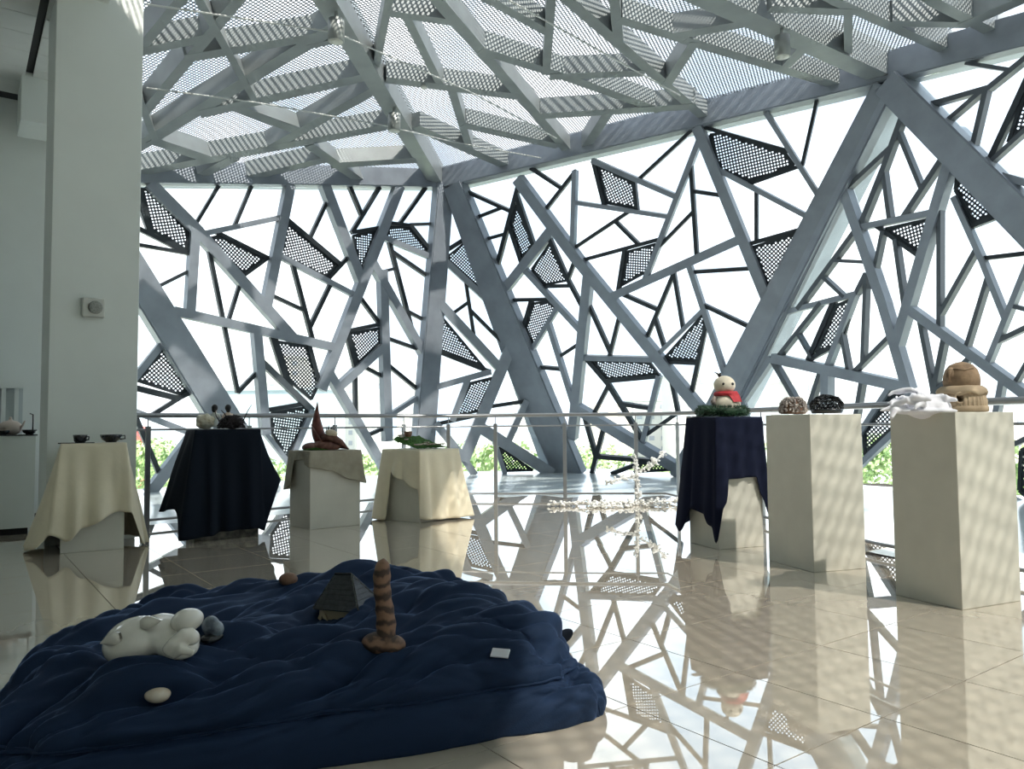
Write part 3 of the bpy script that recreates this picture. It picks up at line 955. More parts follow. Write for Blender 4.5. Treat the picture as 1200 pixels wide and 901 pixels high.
def drape(P, tab, m, label, folds=0.012, freq=5.0, gap=0.006, cols=200, rows=26, seed=0.0, cat='cloth', thick=0.004):
    """cloth over a plinth; tab = [(u, hem height, flare)], u 0-1 left face, 1-2 right face, 2-3 and 3-4 the back"""
    w, d, h = P['sx'] + 2 * gap, P['sy'] + 2 * gap, P['h'] + gap
    cor = [(-gap, P['sy'] + gap), (-gap, -gap), (P['sx'] + gap, -gap), (P['sx'] + gap, P['sy'] + gap)]
    nor = [(-1, 0), (0, -1), (1, 0), (0, 1)]
    verts = []; faces = []
    def base(u):
        i = int(u) % 4; f = u - int(u)
        a, b = cor[i], cor[(i + 1) % 4]
        p = (a[0] + (b[0] - a[0]) * f, a[1] + (b[1] - a[1]) * f)
        n = Vector(nor[i])
        bl = 0.16
        if f < bl: n = n.lerp((Vector(nor[i]) + Vector(nor[i - 1])) * .72, 1 - f / bl)
        elif f > 1 - bl: n = n.lerp((Vector(nor[i]) + Vector(nor[(i + 1) % 4])) * .72, 1 - (1 - f) / bl)
        return p, n
    for r in range(rows + 1):
        t = r / rows
        for c in range(cols):
            u = 4 * c / cols
            p, n = base(u)
            hz, fl = key(tab, u)
            wv = math.sin(freq * u * 2 * math.pi / 1.0 + 2.2 * noise.noise((u * 1.7, seed, 3.0)) * 2) * folds
            wv += folds * 1.4 * noise.noise((u * 3.1, t * 1.5, seed + 9))
            out = fl * t ** 1.1 + (wv + folds) * t ** 0.8
            sag = 0.004 * noise.noise((p[0] * 9, p[1] * 9, seed))
            verts.append((p[0] + n.x * out, p[1] + n.y * out, h - t * (h - hz) + sag * (1 - t) - 0.006 * (t > 0) * 0))
    for r in range(rows):
        for c in range(cols):
            a = r * cols + c; b = r * cols + (c + 1) % cols
            faces.append((a, a + cols, b + cols, b))
    prev = list(range(cols))
    for k in (0.75, 0.45, 0.15):
        ring = []
        for c in range(cols):
            p, n = base(4 * c / cols)
            x = P['sx'] / 2 + (p[0] - P['sx'] / 2) * k; y = P['sy'] / 2 + (p[1] - P['sy'] / 2) * k
            ring.append(len(verts)); verts.append((x, y, h + 0.003 * noise.noise((x * 12, y * 12, seed))))
        for c in range(cols):
            faces.append((prev[c], prev[(c + 1) % cols], ring[(c + 1) % cols], ring[c]))
        prev = ring
    faces.append(prev)
    o = new_mesh('draped_cloth', verts, faces, m, None, True, loc=(P['N'].x, P['N'].y, 0), rz=P['ang'])
    md = o.modifiers.new('thick', 'SOLIDIFY'); md.thickness = thick; md.offset = 1
    tag(o, label, cat)
    return o

P7 = plinth((1050, 697), (1128, 715), (1197, 704), 1.045, 'tall off-white plinth that carries the clay hut and the white gauze')
P6 = plinth((902, 657), (954, 671), (1015, 666), 1.05, 'tall off-white plinth that carries the two openwork ceramic domes')
P5 = plinth((803, 636), (842, 644), (895, 640), 1.035, 'white plinth half hidden under the navy cloth with the snowman')
P3 = plinth((341, 613), (363, 621), (422, 615), 0.745, 'low white plinth with a short greige linen cloth and the red horn sculpture', sy=0.46)
P4 = plinth((440, 607), (492, 613), (548, 605), 0.735, 'low plinth wrapped in cream cotton under the moss mat', sx=0.56, sy=0.56)
P2 = plinth((205, 612), (228, 634), (303, 628), 0.965, 'plinth hidden under the black cloth with the twig nest', mat('dirty_plinth', (0.05, 0.05, 0.045), 0.7, col2=(0.22, 0.20, 0.17), noise_scale=14), sy=0.5)
P1 = plinth((60, 630), (70, 649), (145, 643), 0.865, 'off-white plinth beside the column, partly covered by a cream sheet', sy=0.42)

drape(P1, [(0, 0.03, 0.22), (0.5, 0.02, 0.20), (0.9, 0.05, 0.16), (1.0, 0.16, 0.10), (1.12, 0.10, 0.05), (1.35, 0.20, 0.03), (1.9, 0.31, 0.02), (2.0, 0.30, 0.06), (2.12, 0.02, 0.12), (2.5, 0.02, 0.16), (3, 0.05, .1), (4, 0.03, 0.22)],
      M_CREAM, 'cream cotton sheet draped to the floor over the plinth beside the column', 0.026, 2.6, seed=1.0)
drape(P2, [(0, 0.22, 0.22), (0.5, 0.25, 0.20), (0.85, 0.28, 0.16), (1.0, 0.03, 0.16), (1.2, 0.05, 0.10), (1.4, 0.075, 0.05), (1.9, 0.08, 0.03), (2.0, 0.05, 0.05), (2.15, 0.5, 0.16), (2.5, 0.3, 0.12), (3, 0.3, 0.15), (4, 0.22, 0.22)],
      M_BLACKCLOTH, 'long black cloth draped over the plinth with the twig nest', 0.024, 3.4, seed=2.0)
drape(P3, [(0, 0.36, 0.05), (0.25, 0.40, 0.03), (0.35, 0.66, 0.01), (0.78, 0.67, 0.01), (0.88, 0.62, 0.012), (1.0, 0.60, 0.02), (1.35, 0.56, 0.012), (1.8, 0.46, 0.012), (2.0, 0.42, 0.05), (2.15, 0.44, 0.05), (3, 0.5, 0.03), (4, 0.36, 0.05)],
      M_GREIGE, 'short greige linen cloth over the plinth with the red horn sculpture', 0.006, 2.0, seed=3.0)
drape(P4, [(0, 0.012, 0.10), (0.25, 0.012, 0.07), (0.3, 0.50, 0.02), (0.6, 0.43, 0.015), (0.97, 0.34, 0.02), (1.0, 0.05, 0.03), (1.15, 0.03, 0.035), (1.6, 0.02, 0.07), (2.0, 0.02, 0.13), (2.5, 0.02, 0.12), (3, 0.02, .10), (4, 0.012, 0.10)],
      M_CREAM, 'cream cotton cloth wrapped round the low plinth with the moss mat', 0.017, 3.0, seed=4.0)
drape(P5, [(0, 0.14, 0.10), (0.12, 0.10, 0.10), (0.3, 0.30, 0.05), (0.7, 0.27, 0.035), (0.9, 0.18, 0.04), (1.0, 0.06, 0.07), (1.1, 0.35, 0.05), (1.2, 0.55, 0.02), (1.8, 0.56, 0.012), (1.92, 0.40, 0.02), (2.0, 0.20, 0.05), (2.2, 0.5, 0.03), (3, 0.4, 0.05), (4, 0.14, 0.10)],
      M_NAVYCLOTH, 'dark navy cloth hanging in points over the plinth with the snowman', 0.010, 3.0, seed=5.0)

# under-sheet inside the cream cloth's open corner is the plinth itself; low counter at the far left
cN = at_z(40, 625)
cb = empty('counter', (cN.x, cN.y, 0), G35)
bm = bmesh.new(); add_box(bm, (-0.8, 0.3, 0.495), (1.6, 0.6, 0.87), 0, 0.004); from_bm('body', bm, M_WHITE, cb)
bm = bmesh.new(); add_box(bm, (-0.8, 0.3, 0.03), (1.5, 0.5, 0.06)); from_bm('base', bm, M_BLACK, cb)
bm = bmesh.new(); add_box(bm, (-0.8, 0.3, 0.936), (1.62, 0.62, 0.012), 0, 0.002); from_bm('top', bm, M_DARKGLAZE, cb)
tag(cb, 'white counter with a black top standing left of the column', 'counter')
CT_TOP = 0.942
def pot(name, p, prof, m, label, cat, seg=24, group=None, handle=None, spout=None, rz=0.0, lid=None):
    e = empty(name, p, rz)
    bm = bmesh.new(); lathe(bm, prof, seg); from_bm('body', bm, m, e, True)
    if handle:
        bm = bmesh.new(); tube(bm, handle, 0.006, 6); from_bm('handle', bm, m, e, True)
    if spout:
        bm = bmesh.new(); tube(bm, spout, [0.014, 0.010, 0.007], 8); from_bm('spout', bm, m, e, True)
    if lid:
        bm = bmesh.new(); lathe(bm, lid, seg); from_bm('lid', bm, m, e, True)
    return tag(e, label, cat, group)
def bowl_prof(r, h, t=0.006, foot=0.5):
    return [(r * foot, 0), (r * foot, 0.006), (r * 0.8, h * 0.35), (r * 0.97, h * 0.75), (r, h), (r - t, h), (r * .95 - t, h * .72), (r * .75, h * .4), (r * 0.3, h * .2)]
def cpos(a, b): return cb.location + d1 * a + d2 * b + Vector((0, 0, CT_TOP))
pot('teapot', cpos(-0.20, 0.22), [(0.05, 0), (0.085, 0.02), (0.10, 0.06), (0.09, 0.10), (0.06, 0.125), (0.02, 0.135), (0.012, 0.15), (0.014, 0.165), (0.004, 0.17)], mat('pink_glaze', (0.62, 0.52, 0.46), 0.4),
    'pale pinkish ceramic teapot on the white counter', 'teapot', handle=[(-0.085, 0, 0.10), (-0.13, 0, 0.11), (-0.14, 0, 0.06), (-0.095, 0, 0.04)], spout=[(0.085, 0, 0.05), (0.12, 0, 0.09), (0.14, 0, 0.13)])
pot('bowl', cpos(-0.05, 0.10), bowl_prof(0.065, 0.045), M_DARKGLAZE, 'dark bowl with a tall branch handle on the white counter', 'bowl', handle=[(0.03, 0, 0.03), (0.032, 0, 0.12), (0.03, 0, 0.19), (0.0, 0, 0.20)])
pot('bowl', cpos(-0.27, 0.06), bowl_prof(0.06, 0.04), M_DARKGLAZE, 'plain dark bowl standing before the teapot on the counter', 'bowl')
# white slatted screen behind the counter
sc_ = empty('white_screen', (cN.x + d2.x * 1.05 - d1.x * .05, cN.y + d2.y * 1.05 - d1.y * .05, 0), G35)
bm = bmesh.new(); add_box(bm, (-0.75, 0, 1.45), (1.5, 0.05, 0.05)); from_bm('top_rail', bm, M_WHITE, sc_)
bm = bmesh.new(); add_box(bm, (-0.75, 0, 0.05), (1.5, 0.05, 0.1)); from_bm('bottom_rail', bm, M_WHITE, sc_)
bm = bmesh.new(); add_box(bm, (0, 0, 0.75), (0.04, 0.03, 1.4)); sl = bpy.data.meshes.new('slat'); bm.to_mesh(sl); bm.free(); sl.materials.append(M_WHITE)
for k in range(13):
    o = bpy.data.objects.new('slat', sl); o.location = (-0.06 - k * 0.115, 0, 0); link(o, sc_)
bm = bmesh.new(); add_box(bm, (-0.75, 0.06, 0.75), (1.5, 0.02, 1.4)); from_bm('back_panel', bm, mat('screen_back', (0.50, 0.55, 0.55), 0.3), sc_)
tag(sc_, 'white slatted screen standing behind the counter', 'screen')

# ------------------------------------------------------------------ blue velvet cushion
NR = at_z(724, 842); dA = (NR - at_z(370, 904)).normalized(); dB = Vector((-dA.y, dA.x, 0))
CW, CD, CH = 1.92, 1.38, 0.365
C0 = NR - dA * (CW / 2) + dB * (CD / 2)
cush_ang = math.atan2(dA.y, dA.x)
DENTS = []
def cush_point(sg, tg):
    s = math.copysign(1 - (1 - abs(sg)) ** 1.8, sg); t = math.copysign(1 - (1 - abs(tg)) ** 1.8, tg)
    r = max(abs(s), abs(t))
    q = (abs(s) ** 10 + abs(t) ** 10) ** 0.1 or 1.0
    k = r / q
    s *= k; t *= k
    x = s * CW / 2; y = t * CD / 2
    lump = noise.noise((x * 1.6 + 4, y * 1.8 + 1, 0.3))
    edge_wave = 0.03 * noise.noise((x * 2.5, y * 2.5, 7.7))
    fs = max(0.0, 1 - abs(s / max(k, 1e-6)) ** 3.6) ** 0.50
    ft = max(0.0, 1 - abs(t / max(k, 1e-6)) ** 3.6) ** 0.50
    h = CH * fs * ft * (1 + 0.20 * lump)
    ev = 1 + edge_wave * r
    bulge = 1 + 0.03 * math.sin(math.pi * min(1, h / CH))
    return Vector((x * ev * bulge, y * ev * bulge, h)), r, s, t
def ridge(v, p=2.0): return (1 - min(1, abs(v) * 1.6)) ** p
def wrinkle(x, y, z, r, s, t):
    # unfold the sides so that folds run on down to the floor
    x = x + math.copysign((CH - z) * abs(s) ** 6 * 0.9, s); y = y + math.copysign((CH - z) * abs(t) ** 6 * 0.9, t)
    wx = x + 0.16 * noise.noise((x * 1.7, y * 1.7, 5)); wy = y + 0.16 * noise.noise((x * 1.7, y * 1.7, 8))
    w = 0.0
    for ang, fx, fy, a, sd in ((0.60, 0.8, 3.6, 0.075, 1.0), (0.25, 0.9, 5.2, 0.050, 4.0), (-0.45, 0.9, 4.4, 0.035, 9.0), (0.75, 1.2, 9.0, 0.028, 13.0), (0.1, 1.3, 13.0, 0.020, 17.0), (0.45, 1.6, 19.0, 0.010, 23.0)):
        c, n_ = math.cos(ang), math.sin(ang)
        u, v = wx * c + wy * n_, -wx * n_ + wy * c
        m = 0.5 + 0.5 * noise.noise((x * 1.6, y * 1.6, sd + 20))
        w += a * (min(1.0, abs(noise.noise((u * fx, v * fy, sd))) * 2.2) ** 0.8 - 0.5) * (0.25 + 1.3 * m)
    if r > 0.5:                                        # gathers running in from the seam
        along = (x if abs(t) > abs(s) else y)
        g = (r - 0.5) / 0.5
        w += 0.020 * g * (min(1.0, abs(noise.noise((along * 6, g * 1.2, 31.0))) * 2.2) - 0.5)
    return w
NU, NV = 300, 200
cv = []; cf = []
for j in range(NV + 1):
    for i in range(NU + 1):
        sg = -1 + 2 * i / NU; tg = -1 + 2 * j / NV
        p, r, s, t = cush_point(sg, tg)
        e_ = 0.004
        a, b = cush_point(min(1, sg + e_), tg)[0], cush_point(sg, min(1, tg + e_))[0]
        a0, b0 = cush_point(max(-1, sg - e_), tg)[0], cush_point(sg, max(-1, tg - e_))[0]
        n = (a - a0).cross(b - b0)
        n = n.normalized() if n.length > 1e-12 else Vector((0, 0, 1))
        w = wrinkle(p.x, p.y, p.z, r, s, t) * min(1, (1 - r) * 7 + 0.15)
        seam = math.exp(-((p.z - 0.15) / 0.014) ** 2) * (1 if r > 0.8 else 0)
        p = p + n * (w - 0.020 * seam)
        for dx, dy, rr, dd in ((-0.40, -0.05, 0.20, 0.07), (0.36, -0.22, 0.09, 0.05), (0.25, 0.18, 0.13, 0.06), (-0.30, -0.46, 0.08, 0.03)):
            p.z -= dd * math.exp(-(((p.x - dx) / rr) ** 2 + ((p.y - dy) / rr) ** 2)) * (1 - r ** 4)
        p.z = max(p.z, 0.0) + 0.001
        cv.append(p)
for j in range(NV):
    for i in range(NU):
        a = j * (NU + 1) + i
        cf.append((a, a + 1, a + NU + 2, a + NU + 1))
rim = [i for i in range(NU + 1)] + [(j + 1) * (NU + 1) - 1 for j in range(1, NV + 1)] + [NV * (NU + 1) + i for i in range(NU - 1, -1, -1)] + [j * (NU + 1) for j in range(NV - 1, 0, -1)]
cf.append(rim[::-1])
cushion = new_mesh('floor_cushion', cv, cf, M_VELVET, None, True, loc=(C0.x, C0.y, 0), rz=cush_ang)
tag(cushion, 'huge crumpled navy velvet floor cushion lying on the polished tiles', 'cushion')
_R = Matrix.Translation((C0.x, C0.y, 0)) @ Matrix.Rotation(cush_ang, 4, 'Z')
bvh = BVHTree.FromPolygons([_R @ v for v in cv], cf[:-1])
def on_cushion(x, y):
    for dy in range(0, 60, 2):
        h = bvh.ray_cast(CAM, ray(x, y + dy).normalized())
        if h[0] is not None: return h[0]
    return at_z(x, y, 0.3)
# piping along the side seam
def seam_pt(seq):
    for a, b in zip(seq[:-1], seq[1:]):
        if cv[b].z >= 0.135:
            return cv[b].copy()
    return cv[seq[-1]].copy()
W_ = NU + 1
runs = [[i + j * W_ for j in range(NV // 2)] for i in range(14, NU - 13, 3)]
runs += [[(NU - i) + j * W_ for i in range(NU // 2)] for j in range(12, NV - 11, 3)]
runs += [[i + (NV - j) * W_ for j in range(NV // 2)] for i in range(NU - 14, 13, -3)]
runs += [[i + j * W_ for i in range(NU // 2)] for j in range(NV - 12, 11, -3)]
sp = [seam_pt(q) for q in runs]
for _ in range(2):
    sp = [(sp[i - 1] + sp[i] * 2 + sp[(i + 1) % len(sp)]) / 4 for i in range(len(sp))]
bm = bmesh.new(); tube(bm, sp + [sp[0]], 0.006, 6)
from_bm('piping', bm, M_VELVET, cushion, True)
# sewn-in white care tag
tp_ = on_cushion(587, 768)
bm = bmesh.new(); add_box(bm, (0, 0, 0.012), (0.062, 0.034, 0.006), 0, 0.001)
tg_ = from_bm('care_tag', bm, M_WHITECLOTH, None, loc=tp_, rz=-0.3); tg_.rotation_euler = (RAD(35), 0, -0.3)
tg_.parent = cushion; tg_.matrix_parent_inverse = _R.inverted(); tg_['label'] = 'small white sewn-in fabric tag'

# ------------------------------------------------------------------ ceramics on the cushion
def px_frame(x, y):
    p = on_cushion(x, y)
    k = (p - CAM).dot(_f) / FPX
    return p, k
p, k = px_frame(180, 764)
pig = empty('ceramic_animal', p - Vector((0, 0, 0.012)))
def L_(x, y, dy=0.0): return ((x - 180) * k, dy, (764 - y) * k)
def rot(ax, d): return Matrix.Rotation(RAD(d), 3, ax)
bm = bmesh.new()
add_ball(bm, L_(158, 746, 0.0), (36 * k, 34 * k, 27 * k), 24, 16, rot('Y', -18))
add_ball(bm, L_(186, 741, 0.02), (30 * k, 30 * k, 24 * k), 24, 16)
add_ball(bm, L_(207, 748, 0.0), (26 * k, 27 * k, 19 * k), 24, 16)
add_ball(bm, L_(214, 752, -0.02), (22 * k, 22 * k, 14 * k), 20, 12)
melt('body', bm, M_CERAMIC, pig, 0.006, 8)
bm = bmesh.new(); add_ball(bm, L_(219, 723, 0.0), (18.5 * k, 19 * k, 13.5 * k), 24, 16, rot('Y', -12))
from_bm('haunch', bm, M_CERAMIC, pig, True)
bm = bmesh.new()
tube(bm, [L_(208, 752, -22 * k), L_(216, 742, -26 * k), L_(226, 733, -22 * k), L_(234, 733, -16 * k)], [9 * k, 8 * k, 8 * k, 6 * k], 12)
add_ball(bm, L_(232, 738, -18 * k), (9 * k, 9 * k, 9 * k), 14, 10)
tube(bm, [L_(214, 755, -24 * k), L_(226, 748, -30 * k), L_(240, 752, -30 * k)], [6 * k, 6 * k, 3.5 * k], 10)
melt('paws', bm, M_CERAMIC, pig, 0.004, 3)
def ear(tip, base, w, dy):
    bm = bmesh.new()
    t, b = Vector(L_(*tip, dy)), Vector(L_(*base, dy))
    d = (t - b).normalized(); s = d.cross(Vector((0, 1, 0))).normalized()
    n = 8
    for sgn in (-1, 1):
        pass
    pts = []
    for i in range(n + 1):
        f = i / n
        ww = w * k * math.sin(math.pi * min(1, (0.12 + 0.88 * f) ** 0.75)) if f < 1 else 0
        pts.append((b + (t - b) * f, max(ww, 0.0004)))
    front = [bm.verts.new(c + s * q + Vector((0, -0.006, 0))) for c, q in pts]; fr2 = [bm.verts.new(c - s * q + Vector((0, -0.006, 0))) for c, q in pts]
    bk = [bm.verts.new(c + s * q + Vector((0, 0.008, 0))) for c, q in pts]; bk2 = [bm.verts.new(c - s * q + Vector((0, 0.008, 0))) for c, q in pts]
    for i in range(n):
        bm.faces.new((front[i], front[i + 1], fr2[i + 1], fr2[i])); bm.faces.new((bk2[i], bk2[i + 1], bk[i + 1], bk[i]))
        bm.faces.new((bk[i], bk[i + 1], front[i + 1], front[i])); bm.faces.new((fr2[i], fr2[i + 1], bk2[i + 1], bk2[i]))
    bmesh.ops.bevel(bm, geom=[e for e in bm.edges if e.is_boundary], offset=0.001, affect='EDGES')
    return from_bm('ear', bm, M_CERAMIC, pig, True)
ear((136, 739), (158, 732), 7, -34 * k)
ear((198, 718), (174, 721), 7, -20 * k)
bm = bmesh.new(); add_ball(bm, L_(132, 738, -18 * k), (1.6 * k, 2 * k, 1.2 * k)); from_bm('eye', bm, M_DARKGLAZE, pig, True)['label'] = 'small dark eye'
tag(pig, 'glossy white ceramic animal curled up asleep on the blue cushion', 'sculpture')
p2, k2 = px_frame(249, 752)
dk = empty('dark_ceramic_fish', p2)
bm = bmesh.new()
add_ball(bm, (-3 * k, 0, 20 * k), (10 * k, 9 * k, 12 * k), 16, 10, rot('Y', 25)); add_ball(bm, (6 * k, 0, 15 * k), (8 * k, 8 * k, 10 * k), 16, 10)
melt('body', bm, M_SLATEGLAZE, dk, 0.005, 3)
bm = bmesh.new(); add_ball(bm, (-2 * k, -2 * k, 5 * k), (13 * k, 12 * k, 6 * k), 18, 10); add_ball(bm, (8 * k, 0, 7 * k), (6 * k, 6 * k, 5 * k), 10, 8)
melt('base', bm, M_DARKGLAZE, dk, 0.005, 2)
tag(dk, 'dark slate glazed lump lying beside the white ceramic animal', 'sculpture')

p, k = px_frame(449, 754)
ct = empty('ceramic_cat_tail', p - Vector((0, 0, 0.010)))
tail = []; rr = []
for i in range(25):
    f = i / 24
    z = f * 98 * k
    tail.append((( 2.5 * math.sin(f * 5.5 + 0.6) + 1.0) * k, 0, z + 4 * k))
    w = 11.5 if f < 0.2 else (11.5 - 1.2 * math.sin((f - .2) * 4) if f < .45 else 10.0)
    w *= 1 + 0.05 * math.sin(f * 34)
    if f > 0.82: w *= max(0.12, math.sqrt(max(0, 1 - ((f - 0.82) / 0.18) ** 2)))
    rr.append(w * k)
bm = bmesh.new(); tube(bm, tail, rr, 20); from_bm('tail', bm, M_STRIPE, ct, True)
bm = bmesh.new(); add_ball(bm, (-6 * k, 0, 4 * k), (20 * k, 18 * k, 13 * k), 20, 12); add_ball(bm, (9 * k, -2 * k, 2 * k), (18 * k, 16 * k, 12 * k), 20, 12)
melt('rump', bm, M_STRIPE, ct, 0.004, 4)
tag(ct, 'brown striped clay cat tail standing upright out of the cushion', 'sculpture')

p, k = px_frame(408, 712)
hs = empty('ceramic_house', p - Vector((0, 0, 0.05)), RAD(-20))
M_ROOFTILE = mat('roof_tile_glaze', (0.045, 0.05, 0.056), 0.3, noise_amt=0.3, noise_scale=60)
M_HWALL = mat('house_wall', (0.40, 0.33, 0.22), 0.7)
w_, d_ = 30 * k, 26 * k
bm = bmesh.new(); add_box(bm, (0, 0, 8 * k), (2 * w_ * .85, 2 * d_ * .8, 18 * k)); from_bm('wall', bm, M_HWALL, hs)
def slab(name, quad, m, th=0.006, parent=hs):
    bm = bmesh.new(); q = [Vector(v) for v in quad]; n = (q[1] - q[0]).cross(q[3] - q[0]).normalized()
    prism(bm, q, n, th); return from_bm(name, bm, m, parent)
apex = 54 * k; eav = 18 * k
def roof_rows(quad, rows, colsn, m):
    """overlapping little tiles up one roof slope"""
    a, b, c, d = [Vector(v) for v in quad]            # a-b eaves, d-c ridge
    n = (b - a).cross(d - a).normalized()
    if n.z < 0: n = -n
    bm = bmesh.new()
    for r in range(rows):
        f0, f1 = r / rows, min(1, (r + 1.25) / rows)
        l0, r0 = a.lerp(d, f0), b.lerp(c, f0); l1, r1 = a.lerp(d, f1), b.lerp(c, f1)
        for q in range(colsn):
            g0, g1 = (q + 0.06) / colsn, (q + 0.94) / colsn
            A, B, C_, D = l0.lerp(r0, g0), l0.lerp(r0, g1), l1.lerp(r1, g1), l1.lerp(r1, g0)
            lift = n * 0.004
            vs = [bm.verts.new(A + lift), bm.verts.new(B + lift), bm.verts.new(C_ + n * .001), bm.verts.new(D + n * .001), bm.verts.new(A), bm.verts.new(B)]
            bm.faces.new(vs[:4]); bm.faces.new((vs[4], vs[5], vs[1], vs[0]))
    return bm
slopes = [[(-w_, -d_, eav), (w_, -d_, eav), (w_ * .15, 0, apex), (-w_ * .6, 0, apex * .98)], [(w_, -d_, eav), (w_, d_, eav), (w_ * .15, 0, apex), (w_ * .15, 0, apex)], [(w_, d_, eav), (-w_, d_, eav), (-w_ * .6, 0, apex * .98), (w_ * .15, 0, apex)], [(-w_, d_, eav), (-w_, -d_, eav), (-w_ * .6, 0, apex * .98), (-w_ * .6, 0, apex * .98)]]
for q in slopes:
    so = slab('roof_slope', q, M_ROOFTILE, 0.004) if Vector(q[2]) != Vector(q[3]) else None
    if so is None:
        bm = bmesh.new(); v = [Vector(t) for t in q[:3]]; prism(bm, v, (v[1] - v[0]).cross(v[2] - v[0]).normalized(), 0.004); so = from_bm('roof_slope', bm, M_ROOFTILE, hs)
    tag(from_bm('roof_tiles', roof_rows(q, 7, 11, M_ROOFTILE), M_ROOFTILE, so), kind='stuff')
bm = bmesh.new(); tube(bm, [(-w_ * .6, 0, apex * .98 + .003), (w_ * .15, 0, apex + .003)], 0.005, 6)
for sx_, sy_ in ((1, -1), (1, 1)): tube(bm, [(w_ * .15, 0, apex + .002), (sx_ * w_, sy_ * d_, eav + .003)], 0.004, 6)
for sx_, sy_ in ((-1, -1), (-1, 1)): tube(bm, [(-w_ * .6, 0, apex * .98), (sx_ * w_, sy_ * d_, eav + .003)], 0.004, 6)
from_bm('ridge', bm, M_DARKGLAZE, hs)
bm = bmesh.new(); prism(bm, [Vector((-w_ * .97, -d_ * .9, 0)), Vector((-w_ * .35, -d_ * .9, 0)), Vector((-w_ * .66, -d_ * .9, eav * 1.15))], Vector((0, -1, 0)), 0.03)
gab = from_bm('gable', bm, M_HWALL, hs)
bm = bmesh.new(); prism(bm, [Vector((-w_ * .78, -d_ * .93, -0.002)), Vector((-w_ * .54, -d_ * .93, -0.002)), Vector((-w_ * .66, -d_ * .93, eav * .6))], Vector((0, -1, 0)), 0.028)
carve(gab, bm)
tag(hs, 'small dark ceramic house with a tiled roof half sunk in the cushion', 'sculpture')

def lump(name, x, y, rx, rz_, m, label, dz=0.0):
    p, k = px_frame(x, y)
    bm = bmesh.new()
    add_ball(bm, (0, 0, rz_ * k * .25), (rx * k, rx * k * .9, rz_ * k), 20, 12)
    for v in bm.verts: v.co *= 1 + 0.06 * noise.noise(v.co * 40)
    return tag(from_bm(name, bm, m, None, True, loc=p), label, 'sculpture')
lump('ceramic_pebble', 185, 816, 15, 9, M_TAN, 'small tan glazed pebble half sunk in a fold of the cushion')
lump('clay_ball', 338, 679, 11, 8, M_BROWNCLAY, 'small round brown clay ball on the back edge of the cushion')
# black animal ear poking out behind the cushion
p = at_z(655, 757, 0.0)
kk = p.y / FPX
be = empty('black_animal', p + Vector((0, 0, 0)))
bm = bmesh.new(); add_ball(bm, (-18 * kk, 0, 5 * kk), (26 * kk, 16 * kk, 8 * kk), 20, 12)
for v in bm.verts: v.co.z = max(v.co.z, 0)
from_bm('body', bm, M_BLACKCLOTH, be, True)
bm = bmesh.new()
add_ball(bm, (6 * kk, 0, 11 * kk), (12 * kk, 5 * kk, 7 * kk), 16, 10, rot('Y', -35))
from_bm('ear', bm, M_BLACKCLOTH, be, True)
tag(be, 'black animal shape with a rounded ear lying behind the cushion', 'sculpture')

# ------------------------------------------------------------------ pieces on the plinths
# P1: two dark cups and a plate
pot('cup', on_top(P1, 0.28, 0.25, 0.016), [(0.035, 0), (0.045, 0.01), (0.052, 0.05), (0.053, 0.062), (0.047, 0.062), (0.044, 0.02), (0.02, 0.012)], M_DARKGLAZE, 'straight dark cup on a black slab on the cream cloth', 'cup', handle=[(0.05, 0, 0.05), (0.072, 0, 0.045), (0.07, 0, 0.022), (0.048, 0, 0.018)])
pot('bowl', on_top(P1, 0.78, 0.35, 0.012), bowl_prof(0.085, 0.065), M_DARKGLAZE, 'wide dark bowl with a side handle on the cream cloth', 'bowl', handle=[(0.08, 0, 0.055), (0.115, 0, 0.055), (0.118, 0, 0.03), (0.075, 0, 0.025)])
tag(box('slab', on_top(P1, 0.22, 0.25, 0.012), (0.26, 0.16, 0.008), M_DARKGLAZE, None, P1['ang'], 0.002), 'thin black slab under the straight dark cup', 'slab')
tag(box('paper_note', on_top(P1, 0.52, 0.25, 0.012), (0.09, 0.06, 0.004), M_WHITECLOTH, None, P1['ang'] + .3), 'small white paper lying between the dark cup and bowl', 'paper')

# P2: nest, stone, two figurines
kN = 0.0076
nst = empty('twig_nest', on_top(P2, 0.62, 0.35, 0.016), P2['ang'] - 0.3)
M_TWIG = mat('dark_twig', (0.018, 0.012, 0.014), 0.6)
bm = bmesh.new()
rnd = random.Random(3)
for i in range(150):
    a = rnd.uniform(0, 6.283); e_ = rnd.uniform(0.0, 1.25); R_ = 0.115 * rnd.uniform(0.75, 1.05)
    c = Vector((math.cos(a) * math.cos(e_) * R_, math.sin(a) * math.cos(e_) * R_, math.sin(e_) * R_ * 0.95 + 0.008))
    d = Vector((rnd.uniform(-1, 1), rnd.uniform(-1, 1), rnd.uniform(-.6, .6))).normalized()
    d = (d - c.normalized() * d.dot(c.normalized())).normalized()
    l = rnd.uniform(0.03, 0.075)
    pts_ = [c - d * l, c + c.normalized() * 0.008, c + d * l]
    pts_ = [Vector((q.x, q.y, max(q.z, 0.004))) for q in pts_]
    tube(bm, pts_, 0.0045, 4)
add_ball(bm, (0, 0, 0.045), (0.085, 0.085, 0.05), 12, 8)
tag(from_bm('twigs', bm, M_TWIG, nst), kind='stuff')
for pts_ in ([(0.09, 0, 0.05), (0.13, 0.0, 0.15), (0.17, 0, 0.22)], [(-0.10, 0, 0.05), (-0.14, 0, 0.12), (-0.15, 0, 0.17)], [(-0.03, -.05, 0.08), (-0.06, -.06, 0.14), (-0.09, -.06, 0.17)]):
    bm = bmesh.new(); tube(bm, pts_, [0.006, 0.005, 0.003], 5); from_bm('branch', bm, M_TWIG, nst)
tag(nst, 'nest of dark twigs on the black cloth', 'nest')
bm = bmesh.new(); add_ball(bm, (0, 0, 0.065), (0.085, 0.07, 0.07), 14, 10)
for v in bm.verts: v.co += v.co.normalized() * 0.022 * noise.noise(v.co * 22)
